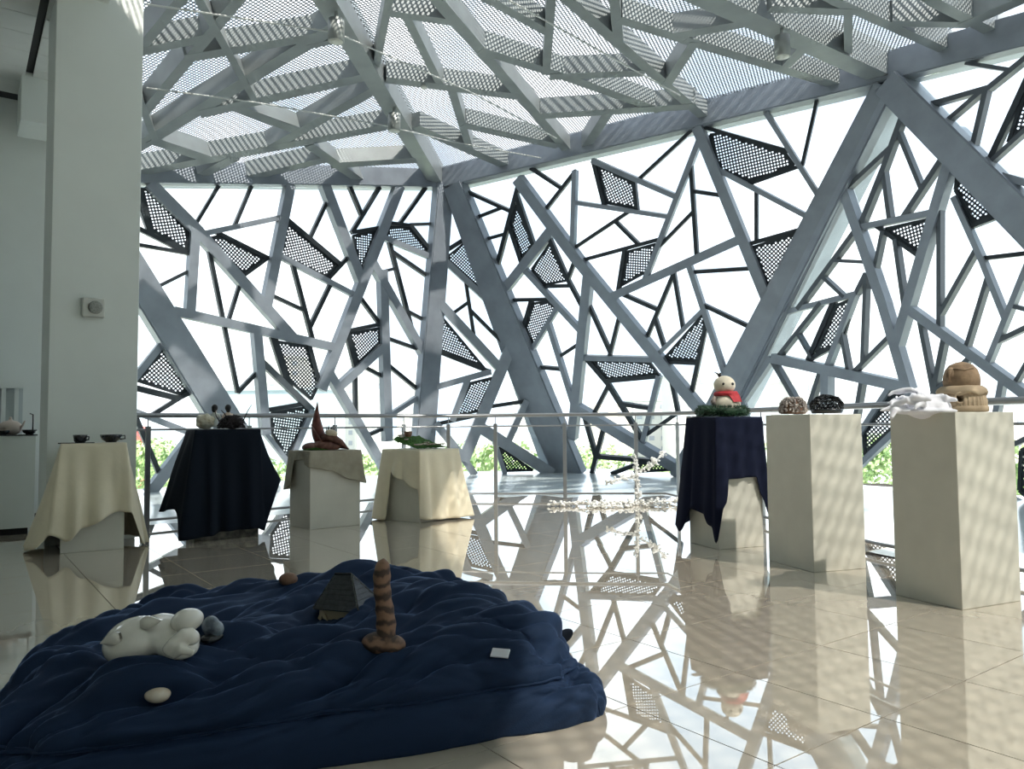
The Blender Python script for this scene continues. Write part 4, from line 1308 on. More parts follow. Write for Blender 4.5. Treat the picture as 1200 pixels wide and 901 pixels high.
for v in bm.verts: v.co.z = max(v.co.z, 0.0)
tag(from_bm('shell_stone', bm, mat('shell', (0.50, 0.44, 0.30), 0.6, col2=(0.72, 0.68, 0.56), noise_scale=18), None, False, loc=on_top(P2, 0.20, 0.42, 0.014)), 'pale beige folded shell next to the twig nest', 'sculpture')
M_SKIN = mat('figure_skin', (0.62, 0.40, 0.28), 0.6)
M_HAIR = mat('figure_hair', (0.008, 0.008, 0.010), 0.5)
def figurine(p, shirt, label, rz, lean):
    e = empty('figurine', p, rz + math.pi)
    e.scale = (1.35, 1.35, 1.35)
    def F(x, y, z): return (x + lean * z, y, z)
    bm = bmesh.new()
    lathe(bm, [(0.022, 0), (0.034, 0.004), (0.03, 0.03), (0.024, 0.055), (0.026, 0.08), (0.020, 0.098), (0.009, 0.108)], 14)
    for v in bm.verts: v.co.y *= 0.72; v.co.x += lean * v.co.z
    tube(bm, [F(0.022, -.004, 0.092), F(0.038, -.010, 0.070), F(0.030, -.024, 0.048), F(0.012, -.034, 0.046)], [0.009, 0.008, 0.007, 0.006], 8)
    tube(bm, [F(-0.022, -.004, 0.092), F(-0.038, -.010, 0.070), F(-0.030, -.024, 0.048), F(-0.012, -.034, 0.046)], [0.009, 0.008, 0.007, 0.006], 8)
    tube(bm, [F(0, 0, 0.10), F(0, 0, 0.118)], 0.008, 8)
    add_ball(bm, F(0, -.002, 0.131), (0.0165, 0.018, 0.021), 14, 10)
    add_ball(bm, F(0, -.020, 0.129), (0.003, 0.004, 0.004), 6, 4)
    body = melt('body', bm, shirt, e, 0.0035, 1)
    body.data.materials.append(M_SKIN)
    for pl in body.data.polygons:
        if pl.center.z > 0.104 or (pl.center.y < -0.027 and pl.center.z < 0.07): pl.material_index = 1
    bm = bmesh.new(); add_ball(bm, F(0, 0.004, 0.136), (0.0215, 0.022, 0.025), 14, 10)
    add_ball(bm, F(0, 0.012, 0.122), (0.017, 0.012, 0.020), 12, 8)
    melt('hair', bm, M_HAIR, e, 0.004, 1)
    return tag(e, label, 'figurine')
figurine(on_top(P2, 0.40, 0.80, 0.03), mat('pale_shirt', (0.68, 0.70, 0.66), 0.7), 'small dark-haired clay figurine in a pale shirt next to the beige shell', P2['ang'] * -0.3, -0.05)
figurine(on_top(P2, 0.64, 0.80, 0.03), mat('tan_shirt', (0.72, 0.58, 0.48), 0.7), 'small dark-haired clay figurine in a pinkish shirt behind the twig nest', 0.4, 0.03)

# P3: red horn sculpture
hc = on_top(P3, 0.44, 0.45, 0.012)
k3 = hc.y / FPX
hz = empty('red_horn_sculpture', hc)
M_RED = mat('oxblood_glaze', (0.075, 0.016, 0.012), 0.4, col2=(0.18, 0.055, 0.04), noise_scale=16)
M_REDBR = mat('red_brown_clay', (0.10, 0.035, 0.028), 0.5, col2=(0.24, 0.12, 0.095), noise_scale=18)
def X(x, z, y=0.0): return (x * k3, y * k3, z * k3)
bm = bmesh.new()
n = 14
path = [(-6, 2), (-10, 8), (-13, 16), (-14, 25), (-13, 34), (-10.5, 44), (-7, 57)]
path2 = [(8, 4), (6, 10), (3, 17), (0, 25), (-2.5, 33), (-5, 43), (-6.6, 56)]
rows_ = []
for i in range(n + 1):
    f = i / n * (len(path) - 1); a = min(int(f), len(path) - 2); t = f - a
    l = Vector(X(*path[a])).lerp(Vector(X(*path[a + 1])), t); r_ = Vector(X(*path2[a])).lerp(Vector(X(*path2[a + 1])), t)
    c = (l + r_) / 2; w = (r_ - l).length / 2
    ring = []
    for q in range(16):
        an = 2 * math.pi * q / 16
        dir_ = (r_ - l).normalized()
        ring.append(bm.verts.new(c + dir_ * w * math.cos(an) + Vector((0, 1, 0)) * w * 0.75 * math.sin(an) * (1 + 0.25 * math.cos(an))))
    rows_.append(ring)
for i in range(n):
    for q in range(16): bm.faces.new((rows_[i][q], rows_[i][(q + 1) % 16], rows_[i + 1][(q + 1) % 16], rows_[i + 1][q]))
bm.faces.new(rows_[0][::-1]); bm.faces.new(rows_[-1])
from_bm('horn', bm, M_RED, hz, True)
bm = bmesh.new(); tube(bm, [X(-13.5, 30, -3), X(-8, 22, -7), X(-3, 15, -9), X(1, 9, -9)], [0.4 * k3, 1.1 * k3, 1.1 * k3, .6 * k3], 6); from_bm('rib', bm, M_REDBR, hz, True)
bm = bmesh.new()
for q in range(5):
    tube(bm, [X(0 + q, 14 - q, -6 + 3 * q), X(12 + q * .5, 15 - q * 2.2, -7 + 3.4 * q), X(22, 9 - q * 1.2, -6 + 3 * q), X(29, 2 - .3 * q, -3 + 1.5 * q)], [4.5 * k3, 4.6 * k3, 3.4 * k3, 0.8 * k3], 8)
add_ball(bm, X(4, 5), (17 * k3, 12 * k3, 8 * k3), 16, 10)
add_ball(bm, X(-13, 3), (12 * k3, 10 * k3, 6 * k3), 16, 10)
for v in bm.verts: v.co.z = max(v.co.z, 0.0)
from_bm('leaf_mound', bm, M_REDBR, hz, True)
bm = bmesh.new(); add_ball(bm, X(11, 20, -8), (7 * k3, 5 * k3, 4 * k3), 12, 8, rot('Y', 8)); add_ball(bm, X(15, 19, -9), (4 * k3, 4 * k3, 3 * k3), 10, 8)
from_bm('bird', bm, mat('bird_cream', (0.66, 0.56, 0.42), 0.6), hz, True)
bm = bmesh.new()
for q in range(7): tube(bm, [X(6 + q * 1.2, 22, -8), X(5 + q * 1.9, 27 + (q % 3), -7 + (q % 2) * 2)], [0.8 * k3, .3 * k3], 5)
from_bm('feathers', bm, M_TWIG, hz)
bm = bmesh.new(); add_ball(bm, X(-5, 0.6, -6), (17 * k3, 6 * k3, 3 * k3), 16, 8)
for v in bm.verts: v.co.z = max(v.co.z, 0.0)
from_bm('moss', bm, M_MOSS, hz, True)
tag(hz, 'oxblood red horn-shaped sculpture with a small bird on the greige cloth', 'sculpture')

# P4: moss mat with shells
mc = on_top(P4, 0.5, 0.5, 0.012)
mm = empty('moss_mat', mc, P4['ang'])
bm = bmesh.new()
bmesh.ops.create_grid(bm, x_segments=36, y_segments=26, size=0.5)
for v in bm.verts:
    x, y = v.co.x, v.co.y
    v.co = Vector((x * 0.46, y * 0.40, 0.012 + 0.13 * max(0, y + 0.42) * (1 - max(0, abs(x) * 2 - .7)) + 0.008 * noise.noise((x * 9, y * 9, 1)) + 0.010 * noise.noise((x * 40, y * 40, 4)) + (0.03 if abs(y) < .5 else 0) * 0))
from_bm('moss', bm, M_MOSS, mm)
tag(mm, 'green moss mat spread on the cream-clothed low plinth', 'moss')
M_SHELL = mat('pale_shell', (0.66, 0.60, 0.52), 0.5, col2=(0.40, 0.26, 0.22), noise_scale=24)
rnd = random.Random(11)
spots = [(0.08 + i * 0.055, -0.145 + rnd.uniform(-.012, .012)) for i in range(-5, 3)] + [(-.18, .10), (-.19, .02), (-.16, .15), (-0.10, 0.16), (.0, -.09)]
for (sx_, sy_) in spots:
    q = mc + P4['ex'] * sx_ + P4['ey'] * sy_ + Vector((0, 0, 0.030 + 0.13 * max(0, sy_ / 0.40 + 0.42)))
    bm = bmesh.new()
    r_ = rnd.uniform(0.020, 0.032)
    lathe(bm, [(0.002, 0), (r_, 0.006), (r_ * 1.15, 0.016), (r_ * .95, 0.017), (r_ * .4, 0.009)], 12, wob=lambda f, z: 0.12 * math.sin(f * 6.28 * 5))
    tag(from_bm('shell', bm, M_SHELL, None, True, loc=q, rz=rnd.uniform(0, 6)), 'small pale shell lying on the green moss mat', 'shell', 'shells on the moss mat')
pot('cup', mc + P4['ex'] * -0.09 + P4['ey'] * 0.10 + Vector((0, 0, 0.125)), [(0.03, 0), (0.04, 0.02), (0.045, 0.06), (0.04, 0.06), (0.034, 0.02), (0.02, 0.012)], M_BROWNCLAY, 'small dark brown cup at the back of the moss mat', 'cup')

# P5: snowman and wreath
sc0 = on_top(P5, 0.52, 0.5, 0.012)
k5 = sc0.y / FPX
wt_ = empty('wreath', sc0 + P5['ex'] * -0.02)
M_GREEN = mat('tinsel_green', (0.006, 0.03, 0.012), 0.6, col2=(0.02, 0.07, 0.03), noise_scale=20)
bm = bmesh.new(); rnd = random.Random(5)
for i in range(2200):
    a = rnd.uniform(0, 6.283); b = rnd.uniform(0, 6.283)
    R_ = 0.168; q = 0.036
    c = Vector((math.cos(a) * (R_ + q * math.cos(b)), math.sin(a) * (R_ + q * math.cos(b)), q * 1.0 * math.sin(b) + 0.042))
    d = (Vector((math.cos(a) * math.cos(b), math.sin(a) * math.cos(b), math.sin(b))) + Vector((rnd.uniform(-.6, .6), rnd.uniform(-.6, .6), rnd.uniform(-.5, .5)))).normalized()
    e_ = c + d * rnd.uniform(0.018, 0.034); e_.z = max(e_.z, 0.002)
    s_ = d.orthogonal().normalized() * 0.0045
    v = [bm.verts.new(c - s_), bm.verts.new(c + s_), bm.verts.new(e_)]
    bm.faces.new(v)
tag(from_bm('needles', bm, M_GREEN, wt_), kind='stuff')
bm = bmesh.new(); ring = [(0.168 * math.cos(t * .2617), 0.168 * math.sin(t * .2617), 0.042) for t in range(25)]
tube(bm, ring, 0.028, 10); from_bm('ring', bm, M_GREEN, wt_, True)
tag(wt_, 'dark green tinsel wreath lying round the snowman on the navy cloth', 'wreath')
sm = empty('snowman', sc0 + Vector((0.02, 0, 0)))
M_SNOW = mat('cream_knit', (0.72, 0.66, 0.54), 0.85, noise_amt=0.06, noise_scale=40, bump=0.3, bump_scale=120)
bm = bmesh.new(); lathe(bm, [(0.06, 0.0), (0.10, 0.03), (0.118, 0.075), (0.11, 0.125), (0.085, 0.165), (0.06, 0.19)], 24); from_bm('body', bm, M_SNOW, sm, True)
bm = bmesh.new(); add_ball(bm, (-0.012, 0, 0.262), (0.088, 0.084, 0.078), 24, 16); from_bm('head', bm, M_SNOW, sm, True)
for ex_ in (-0.030, 0.045):
    bm = bmesh.new(); add_ball(bm, (ex_ - 0.01, -0.078 + abs(ex_) * .12, 0.268), (0.012, 0.008, 0.012)); from_bm('eye', bm, M_HAIR, sm, True)
M_BAND = mat('red_bandana', (0.42, 0.02, 0.03), 0.7, col2=(0.55, 0.05, 0.06), noise_scale=30)
bm = bmesh.new(); lathe(bm, [(0.07, 0.168), (0.094, 0.172), (0.098, 0.19), (0.088, 0.208), (0.07, 0.205)], 24, wob=lambda f, z: 0.06 * math.sin(f * 44)); from_bm('scarf', bm, M_BAND, sm, True)
bm = bmesh.new()
tri = [Vector((-0.01, -0.098, 0.19)), Vector((0.085, -0.075, 0.185)), Vector((0.105, -0.088, 0.12)), Vector((0.03, -0.118, 0.118))]
prism(bm, tri, Vector((0.2, -1, 0)).normalized(), 0.010); from_bm('scarf_tail', bm, M_BAND, sm)
bm = bmesh.new(); tube(bm, [(-0.05, 0, 0.33), (-0.065, 0, 0.355), (-0.095, 0, 0.372)], [0.009, 0.008, 0.002], 6); tube(bm, [(-0.05, 0, 0.33), (-0.045, 0, 0.365)], [0.01, 0.008], 6)
from_bm('antler', bm, M_TWIG, sm)
bm = bmesh.new(); tube(bm, [(-0.095, -0.02, 0.16), (-0.118, -0.03, 0.125), (-0.112, -0.05, 0.09)], [0.022, 0.024, 0.014], 8); from_bm('mitten', bm, mat('mitten', (0.10, 0.09, 0.09), 0.8, col2=(0.5, 0.42, 0.38), noise_scale=30), sm, True)
tag(sm, 'cream snowman with a red scarf sitting in the green wreath', 'figurine')
tag(box('name_card', on_top(P5, 0.0, 0.75, 0.014), (0.14, 0.05, 0.012), M_WHITECLOTH, None, P5['ang'] + 0.2, 0.003), 'white card lying beside the wreath on the navy cloth', 'card')

# P6: two domes
def dome_shell(name, r, h, m, label, loc, seed, thick, keep):
    bm = bmesh.new(); bmesh.ops.create_icosphere(bm, subdivisions=3, radius=1)
    rn = random.Random(seed)
    for v in bm.verts: v.co += Vector((rn.uniform(-.07, .07), rn.uniform(-.07, .07), rn.uniform(-.07, .07)))
    bmesh.ops.delete(bm, geom=[v for v in bm.verts if v.co.z < -0.45], context='VERTS')
    for v in bm.verts: v.co = Vector((v.co.x * r, v.co.y * r, (v.co.z + 0.45) / 1.45 * h))
    if keep < 1:
        bmesh.ops.delete(bm, geom=[f for f in bm.faces if rn.random() > keep], context='FACES_ONLY')
    o = from_bm(name, bm, m, None, loc=loc)
    if keep >= 1:
        w = o.modifiers.new('wire', 'WIREFRAME'); w.thickness = thick; w.use_even_offset = False; w.use_replace = True
    return o
dl = on_top(P6, 0.85, 0.55, 0.008)
e = empty('openwork_dome', dl)
o = dome_shell('lattice', 0.108, 0.125, M_DARKGLAZE, '', (0, 0, 0.006), 4, 0.013, 1); o.parent = e
bm = bmesh.new(); lathe(bm, [(0.10, 0), (0.108, 0.012), (0.112, 0.03), (0.106, 0.03), (0.09, 0.01)], 24); from_bm('rim', bm, M_DARKGLAZE, e, True)
tag(e, 'black openwork ceramic dome on the off-white plinth', 'sculpture')
dl = on_top(P6, 0.27, 0.66, 0.006)
e = empty('mosaic_dome', dl)
M_CHIP = mat('chips', (0.10, 0.07, 0.06), 0.4, col2=(0.62, 0.56, 0.52), noise_scale=70)
bm = bmesh.new(); rn = random.Random(8)
for i in range(420):
    a = rn.uniform(0, 6.283); z = rn.uniform(0, 1)
    rr_ = math.sqrt(max(0, 1 - (z * 0.93) ** 2.6))
    c = Vector((0.092 * rr_ * math.cos(a), 0.092 * rr_ * math.sin(a), 0.012 + z * 0.105))
    m_ = Matrix.Translation(c) @ Matrix.Rotation(rn.uniform(0, 6), 4, Vector((rn.uniform(-1, 1), rn.uniform(-1, 1), 1)).normalized())
    bmesh.ops.create_cube(bm, size=1, matrix=m_ @ Matrix.Diagonal((rn.uniform(.012, .02), .007, .011, 1)))
for v in bm.verts: v.co.z = max(v.co.z, 0)
tag(from_bm('chips', bm, M_CHIP, e), kind='stuff')
bm = bmesh.new(); lathe(bm, [(0.084, 0), (0.086, 0.03), (0.074, 0.075), (0.045, 0.10), (0.01, 0.108)], 20); from_bm('core', bm, M_BROWNCLAY, e, True)
tag(e, 'rounded dome of grey and brown ceramic chips beside the black dome', 'sculpture')

# P7: clay hut and white gauze
hl = on_top(P7, 0.74, 0.52, 0.003)
k7 = hl.y / FPX
ht = empty('clay_hut', hl, -0.2)
M_CLAY = mat('raw_clay', (0.44, 0.34, 0.23), 0.8, noise_amt=0.12, noise_scale=14, bump=0.2, bump_scale=60)
M_CLAY2 = mat('dark_clay', (0.28, 0.19, 0.115), 0.75, noise_amt=0.18, noise_scale=22, bump=0.3, bump_scale=50)
def r7(*a): return [(x * k7, z * k7) for x, z in a]
bm = bmesh.new(); lathe(bm, r7((25, 0), (26.5, 1), (26.5, 6), (25, 7)), 40); from_bm('base', bm, M_CLAY, ht, True)
bm = bmesh.new(); lathe(bm, r7((25, 6.5), (25, 12), (23.5, 20), (22, 24)), 96, wob=lambda f, z: 0.022 * (1 if math.sin(f * 6.283 * 34) > 0.2 else -0.4)); rib_wall = from_bm('ribbed_wall', bm, M_CLAY, ht)
bm = bmesh.new(); lathe(bm, r7((20, 22), (25.5, 20), (26.5, 22), (25, 27), (21, 30), (17, 31)), 72, wob=lambda f, z: 0.03 * math.sin(f * 6.283 * 7))
for v in bm.verts: 
    if v.co.z < 23 * k7: v.co.z += 1.6 * k7 * math.sin(math.atan2(v.co.y, v.co.x) * 7)
from_bm('wavy_eave', bm, M_CLAY, ht, True)
bm = bmesh.new(); lathe(bm, r7((19, 30), (19.5, 36), (19, 42), (17, 49), (12.5, 55), (6, 58), (1, 59)), 40)
add_ball(bm, (-14 * k7, -8 * k7, 43 * k7), (6 * k7, 6 * k7, 9 * k7), 14, 10)
o = melt('dome', bm, M_CLAY2, ht, 0.004, 2)
bm = bmesh.new(); tube(bm, [(-12 * k7, -12 * k7, 50 * k7), (-2 * k7, -17 * k7, 48 * k7), (8 * k7, -15 * k7, 51 * k7)], 1.2 * k7, 8); tube(bm, [(-16 * k7, -13 * k7, 48 * k7), (-18 * k7, -13 * k7, 41 * k7), (-17 * k7, -13 * k7, 35 * k7)], 1.6 * k7, 8)
from_bm('carved_brow', bm, M_CLAY2, ht, True)
bm = bmesh.new(); add_ball(bm, (-10 * k7, -20 * k7, 16 * k7), (4.2 * k7, 16 * k7, 5 * k7), 16, 10); carve(rib_wall, bm)
bm = bmesh.new(); ring = [(-10 * k7 + 5 * k7 * math.cos(t * .5236), -23.4 * k7 + abs(math.cos(t * .5236)) * 1.2 * k7, 16 * k7 + 6 * k7 * math.sin(t * .5236)) for t in range(13)]
tube(bm, ring, 1.1 * k7, 8); from_bm('door_frame', bm, M_CLAY, ht, True)
tag(ht, 'tan clay hut with ribbed wall, wavy eaves and carved dome', 'sculpture')
gz = on_top(P7, 0.0, 0.46, 0.0)
bm = bmesh.new(); rn = random.Random(14)
for i in range(15):
    a0 = Vector((rn.uniform(-.17, .15), rn.uniform(-.10, .10), 0.03 + 0.13 * rn.random()))
    a0.z *= max(0.25, 1 - (a0.x / .22) ** 2 - (a0.y / .16) ** 2 * .6)
    an = rn.uniform(-0.7, 0.7); pts_ = []
    for q in range(7):
        f = (q - 3) / 3
        pts_.append(a0 + Vector((math.cos(an), math.sin(an), 0)) * f * rn.uniform(.06, .10) + Vector((0, rn.uniform(-.014, .014), -0.028 * f * f + rn.uniform(-.007, .009))))
    for v in pts_: v.z = max(v.z, 0.012)
    tube(bm, pts_, [0.006, 0.012, 0.017, 0.018, 0.017, 0.012, 0.006], 8)
add_ball(bm, (0, 0, 0.008), (0.19, 0.11, 0.022), 20, 8)
add_ball(bm, (0.03, 0.01, 0.03), (0.13, 0.09, 0.07), 20, 10)
tube(bm, [(-.14, -.03, .02), (-.20, -.05, .012), (-.225, -.06, -.03)], [0.022, 0.02, 0.012], 8)
e = melt('white_gauze', bm, M_WHITECLOTH, None, 0.0045, 5, loc=gz, rz=P7['ang'] - 0.35)
for v in e.data.vertices:
    w = Matrix.Rotation(P7['ang'] - 0.35, 3, 'Z') @ v.co + gz - P7['N']
    if w.dot(P7['ex']) > -0.002: v.co.z = max(v.co.z, 0.001)
tag(e, 'crumpled white gauze lying beside the clay hut', 'cloth')

# ------------------------------------------------------------------ white flowering branch by the balustrade
bp = at_z(748, 592)
br = empty('flower_branch', bp)
kb = bp.y / FPX
M_BLOOM = mat('white_bloom', (0.80, 0.80, 0.78), 0.7)
bm = bmesh.new(); twigs = [[(0, 0, 0), (0, 0, 15), (-2, 0, 30), (-1, 0, 45), (-6, 0, 58)], [(-1, 0, 38), (10, 2, 44), (20, 2, 48), (28, 3, 58), (34, 3, 62)], [(-2, 0, 34), (-14, -3, 33), (-28, -4, 30), (-38, -4, 26)], [(18, 2, 46), (20, 0, 55)],
     [(0, 0, 3), (-30, -3, 4), (-62, -5, 4), (-105, -6, 3)], [(0, 0, 3), (25, 2, 4), (52, 3, 5)], [(-10, -20, 2), (-40, -26, 2), (-60, -28, 2)], [(5, -20, 2), (20, -24, 2), (28, -30, 2)]]
pts3 = []
for tw in twigs:
    P_ = [Vector(q) * kb for q in tw]
    tube(bm, P_, 0.012, 6)
    for a, b in zip(P_[:-1], P_[1:]):
        nn = max(2, int((b - a).length / 0.022))
        for i in range(nn): pts3.append(a.lerp(b, i / nn))
from_bm('stem', bm, M_BLOOM, br, True)
bm = bmesh.new(); rn = random.Random(21)
for q in pts3:
    for _ in range(2):
        c = q + Vector((rn.uniform(-1, 1), rn.uniform(-1, 1), rn.uniform(-1, 1))) * 0.035
        c.z = max(c.z, 0.015)
        bmesh.ops.create_icosphere(bm, subdivisions=1, radius=rn.uniform(0.012, 0.026), matrix=Matrix.Translation(c) @ Matrix.Diagonal((1, 1, rn.uniform(.5, 1), 1)))
tag(from_bm('blossom', bm, M_BLOOM, br), kind='stuff')
tag(br, 'white blossoming branch set on the floor by the balustrade', 'branch')

# ------------------------------------------------------------------ speaker, ceiling lamps, tension rods
sp_n = -d2
cface = colN.copy()
# point of the column face seen at (109,361)
dd = ray(109, 361); tt = (colN - CAM).dot(d2) / dd.dot(d2)
spk = CAM + dd * tt
se = empty('wall_speaker', spk, G35)
ks = spk.y / FPX
bm = bmesh.new(); add_box(bm, (0, -0.027, 0), (0.175, 0.05, 0.17), 0, 0.010); from_bm('case', bm, mat('speaker_case', (0.60, 0.61, 0.57), 0.5), se)
bm = bmesh.new(); lathe(bm, [(0.058, 0), (0.058, 0.006), (0.045, 0.010), (0.015, 0.012)], 24)
o = from_bm('grille', bm, mat('speaker_grille', (0.28, 0.29, 0.27), 0.6, noise_amt=0.3, noise_scale=120), se, True); o.location = (0.012, -0.055, 0.0); o.rotation_euler = (RAD(90), 0, 0)
tag(se, 'small square beige loudspeaker fixed to the white column', 'speaker')
M_LAMP = mat('lamp_can', (0.30, 0.32, 0.31), 0.3, 0.3)
def downlight(x, y, P, label):
    a = P.hit(x, y)
    e = empty('ceiling_lamp', a + Vector((0, 0, -0.42)))
    bm = bmesh.new(); lathe(bm, [(0.085, 0.0), (0.095, 0.004), (0.095, 0.26), (0.085, 0.265), (0.02, 0.27)], 24); from_bm('can', bm, M_LAMP, e, True)
    bm = bmesh.new(); lathe(bm, [(0.02, -0.003), (0.080, -0.002), (0.080, 0.01)], 24); from_bm('reflector', bm, mat('lamp_face', (0.55, 0.56, 0.50), 0.3), e, True)
    bm = bmesh.new(); tube(bm, [(0, 0, 0.26), (0, 0, 0.43)], 0.02, 8); from_bm('stem', bm, M_LAMP, e)
    return tag(e, label, 'lamp', None)
downlight(394, 8, P_ROOF, 'grey cylinder lamp high on the main beam, where a steel rod passes')
downlight(462, 122, P_ROOF, 'grey cylinder lamp under the main beam close to the corner post')
downlight(916, 28, P_ROOF, 'grey cylinder lamp under the main beam that meets the forked struts')
bm = bmesh.new(); add_ball(bm, (0, 0, 0.02), (0.045, 0.045, 0.035), 14, 8); 
tag(from_bm('smoke_detector', bm, mat('detector', (0.75, 0.75, 0.70), 0.5), None, True, loc=P_ROOF.hit(497, 99) - Vector((0, 0, 0.06))), 'small white smoke detector under a roof beam', 'detector')
M_ROD = mat('bright_rod', (0.55, 0.57, 0.56), 0.4)
RODS = [[(172, 5), (300, 24), (393, 38), (470, 72), (550, 107), (652, 162)], [(172, 103), (300, 120), (450, 147), (525, 165), (634, 185)], [(560, -20), (605, 5), (700, 58), (797, 112)]]
for i, rd in enumerate(RODS):
    bm = bmesh.new()
    pts_ = []
    for x, y in rd:
        left = (x - 390) * (217) - (y - 0) * (125) < 0
        q = (P_ROOFL if left else P_ROOF).hit(x, y)
        pts_.append(q - (q - CAM).normalized() * 0.30)
    tube(bm, pts_, 0.011, 6)
    tag(from_bm('tension_rod', bm, M_ROD, None, True), ['long thin steel rod strung under the roof past the first lamp', 'long thin steel rod strung low under the roof near the eaves', 'thin steel rod strung under the roof between the two main beams'][i], 'rod')

# ------------------------------------------------------------------ outside: ground, trees, city
tag(box('ground', (0, 400, -12.3), (1600, 1000, 0.5), mat('hazy_ground', (0.50, 0.53, 0.47), 0.9, noise_amt=0.15, noise_scale=0.05)), kind='structure')
M_BWALL = mat('pale_render', (0.60, 0.585, 0.55), 0.8)
M_BWIN = mat('far_window', (0.34, 0.36, 0.40), 0.4)
def building(x0, x1, ytop, d, label, m=None, floors=None, colsn=None, depth=14.0, cap=False):
    a = at_y(x0, ytop, d); b = at_y(x1, ytop, d)
    w = b.x - a.x; zt_ = a.z; zb = -12.0
    e = empty('apartment_block', (a.x, a.y, zb))
    h = zt_ - zb
    bm = bmesh.new(); add_box(bm, (w / 2, depth / 2, h / 2), (w, depth, h)); from_bm('wall', bm, m or M_BWALL, e)
    bm = bmesh.new(); add_box(bm, (w / 2, depth / 2, h + 0.3), (w + .4, depth + .4, 0.6)); from_bm('parapet', bm, m or M_BWALL, e)
    nf = floors or max(3, int(h / 3.1)); nc = colsn or max(2, int(w / 3.2))
    bm = bmesh.new()
    for f in range(nf):
        for c in range(nc):
            add_box(bm, ((c + 0.5) * w / nc, -0.02, (f + 0.5) * h / nf), (w / nc * 0.45, 0.3, h / nf * 0.42))
    tag(from_bm('windows', bm, M_BWIN, e), kind='stuff')
    if cap:
        bm = bmesh.new(); lathe(bm, [(w * .28, 0), (w * .28, 5), (w * .2, 7.5), (w * .05, 9)], 20, (w * .45, depth / 2, h)); from_bm('roof_drum', bm, m or M_BWALL, e, True)
    return tag(e, label, 'building')
building(786, 846, 440, 220, 'pale apartment block with window rows seen behind the snowman')
building(742, 784, 470, 240, 'low pale block left of the apartment block behind the snowman')
building(697, 740, 476, 200, 'squat pale building above the trees beyond the big beam', mat('beige_render', (0.76, 0.66, 0.56), 0.8))
building(600, 650, 455, 260, 'faint pale block seen behind the big raking strut')
building(419, 449, 432, 210, 'pale apartment tower seen left of the corner post')
building(396, 416, 428, 230, 'narrow pale tower seen behind the red horn sculpture')
building(300, 352, 420, 240, 'wide pale block seen above the twig nest')
building(465, 500, 448, 250, 'small pale block seen right beside the corner post')
building(924, 960, 447, 200, 'pale block with a domed drum on its roof', None, cap=True)
building(1160, 1215, 470, 210, 'pinkish block seen right of the clay hut', mat('pink_render', (0.78, 0.66, 0.62), 0.8))
a = at_y(236, 458, 58); b = at_y(384, 458, 58)
e = empty('site_cabin', (a.x, a.y, -12))
bm = bmesh.new(); add_box(bm, ((b.x - a.x) / 2, 3, (a.z + 12) / 2), (b.x - a.x, 6, a.z + 12)); from_bm('wall', bm, mat('cabin_grey', (0.42, 0.48, 0.52), 0.6), e)
bm = bmesh.new(); add_box(bm, ((b.x - a.x) / 2, 3, a.z + 12 + .1), (b.x - a.x + .3, 6.3, .2)); from_bm('roof', bm, mat('cabin_roof', (0.5, 0.55, 0.58), 0.6), e)
tag(e, 'plain blue-grey block outside behind the black-clothed plinth', 'building')
a = at_y(120, 503, 58); b = at_y(144, 503, 58)
e = empty('red_kiosk', (a.x, a.y, -12))
bm = bmesh.new(); add_box(bm, ((b.x - a.x) / 2, 2, (a.z + 12) / 2), (b.x - a.x, 4, a.z + 12)); from_bm('wall', bm, mat('red_board', (0.55, 0.12, 0.11), 0.6), e)
bm = bmesh.new(); add_box(bm, ((b.x - a.x) / 2, 2, a.z + 12.1), (b.x - a.x + .3, 4.3, .2)); from_bm('roof', bm, mat('red_board_top', (0.66, 0.2, 0.18), 0.6), e)
tag(e, 'red boarded structure outside seen beside the column', 'building')
M_TRUNK = mat('trunk', (0.10, 0.07, 0.05), 0.9)
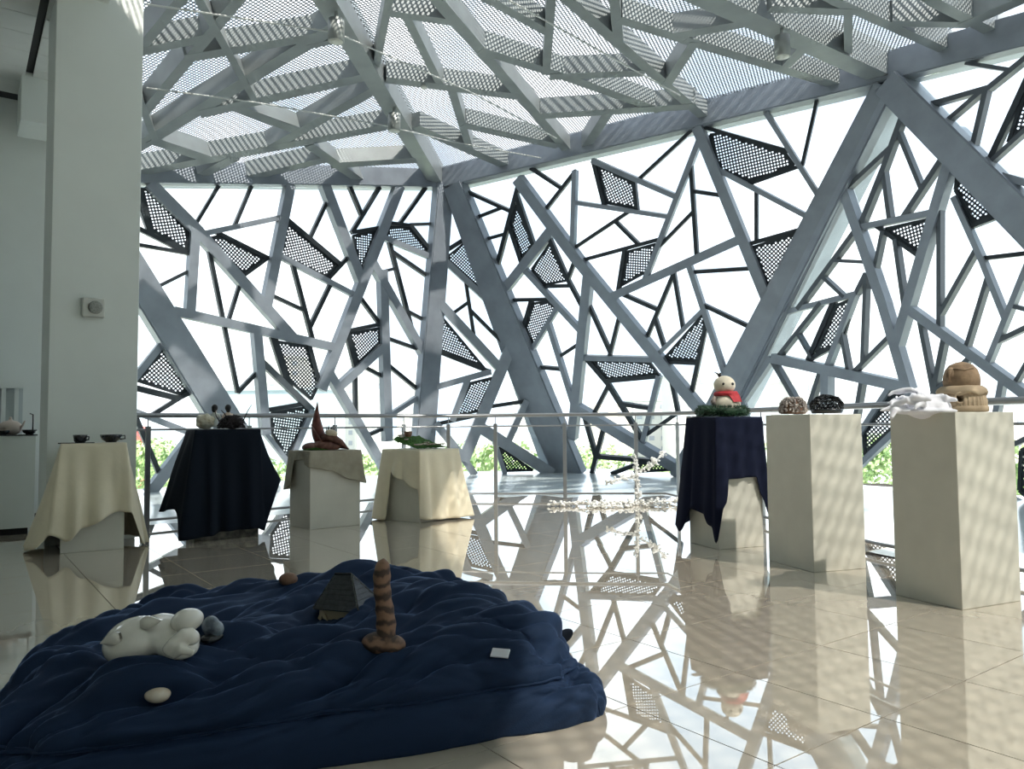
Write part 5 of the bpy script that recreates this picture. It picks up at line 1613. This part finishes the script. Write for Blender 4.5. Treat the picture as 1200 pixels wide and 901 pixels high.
def tree(x, ytop, d, w, label, seed):
    top = at_y(x, ytop, d); zb = -12.05
    e = empty('tree', (top.x, top.y, zb))
    h = top.z - zb
    bm = bmesh.new(); tube(bm, [(0, 0, 0), (0.1, 0, h * .4), (0, .1, h * .75)], [0.28, 0.22, 0.1], 8); from_bm('trunk', bm, M_TRUNK, e, True)
    rn = random.Random(seed); bm = bmesh.new()
    lobes = [(Vector((rn.uniform(-.5, .5) * w, rn.uniform(-.5, .5) * w, h - w * rn.uniform(.38, 1.15))), w * rn.uniform(.28, .40)) for _ in range(10)]
    for i in range(1500):
        c, r_ = rn.choice(lobes)
        v = Vector((rn.gauss(0, 1), rn.gauss(0, 1), rn.gauss(0, 1))).normalized() * r_ * rn.uniform(.75, 1.05)
        q = c + v; q.z = min(q.z, h)
        n = (v.normalized() + Vector((rn.uniform(-.7, .7), rn.uniform(-.7, .7), rn.uniform(-.7, .7)))).normalized()
        s = n.orthogonal().normalized() * rn.uniform(.10, .2); t = n.cross(s)
        vs = [bm.verts.new(q + s), bm.verts.new(q + t * .6), bm.verts.new(q - s), bm.verts.new(q - t * .6)]
        bm.faces.new(vs)
    tag(from_bm('foliage', bm, M_FOLIAGE, e), kind='stuff')
    return tag(e, label, 'tree', 'park trees below the hall')
TREES = [(120, 510, 'behind the white column'), (165, 507, 'just right of the white column'), (206, 508, 'between the column and the black-clothed plinth'), (250, 512, 'straight behind the twig nest'),
 (335, 524, 'between the black cloth and the greige cloth'), (412, 524, 'behind the greige-clothed plinth'), (452, 528, 'between the greige and the cream-clothed plinths'), (520, 520, 'behind the moss mat'),
 (560, 512, 'just right of the cream-clothed low plinth'), (603, 510, 'left of the big raking strut'), (648, 518, 'straight behind the foot of the big raking strut'), (694, 516, 'right of the foot of the big raking strut'),
 (738, 522, 'behind the white blossoming branch'), (782, 520, 'left of the navy cloth'), (850, 515, 'behind the plinth with the snowman'), (930, 512, 'behind the plinth with the ceramic domes'),
 (1024, 506, 'between the two tall off-white plinths'), (1100, 510, 'behind the plinth with the clay hut'), (1194, 505, 'right of the plinth with the clay hut')]
for i, (x, yt, where) in enumerate(TREES):
    tree(x, yt, (34, 43, 52)[i % 3], 2.5 + 0.3 * (i % 2), 'light green park tree ' + where, 40 + i)
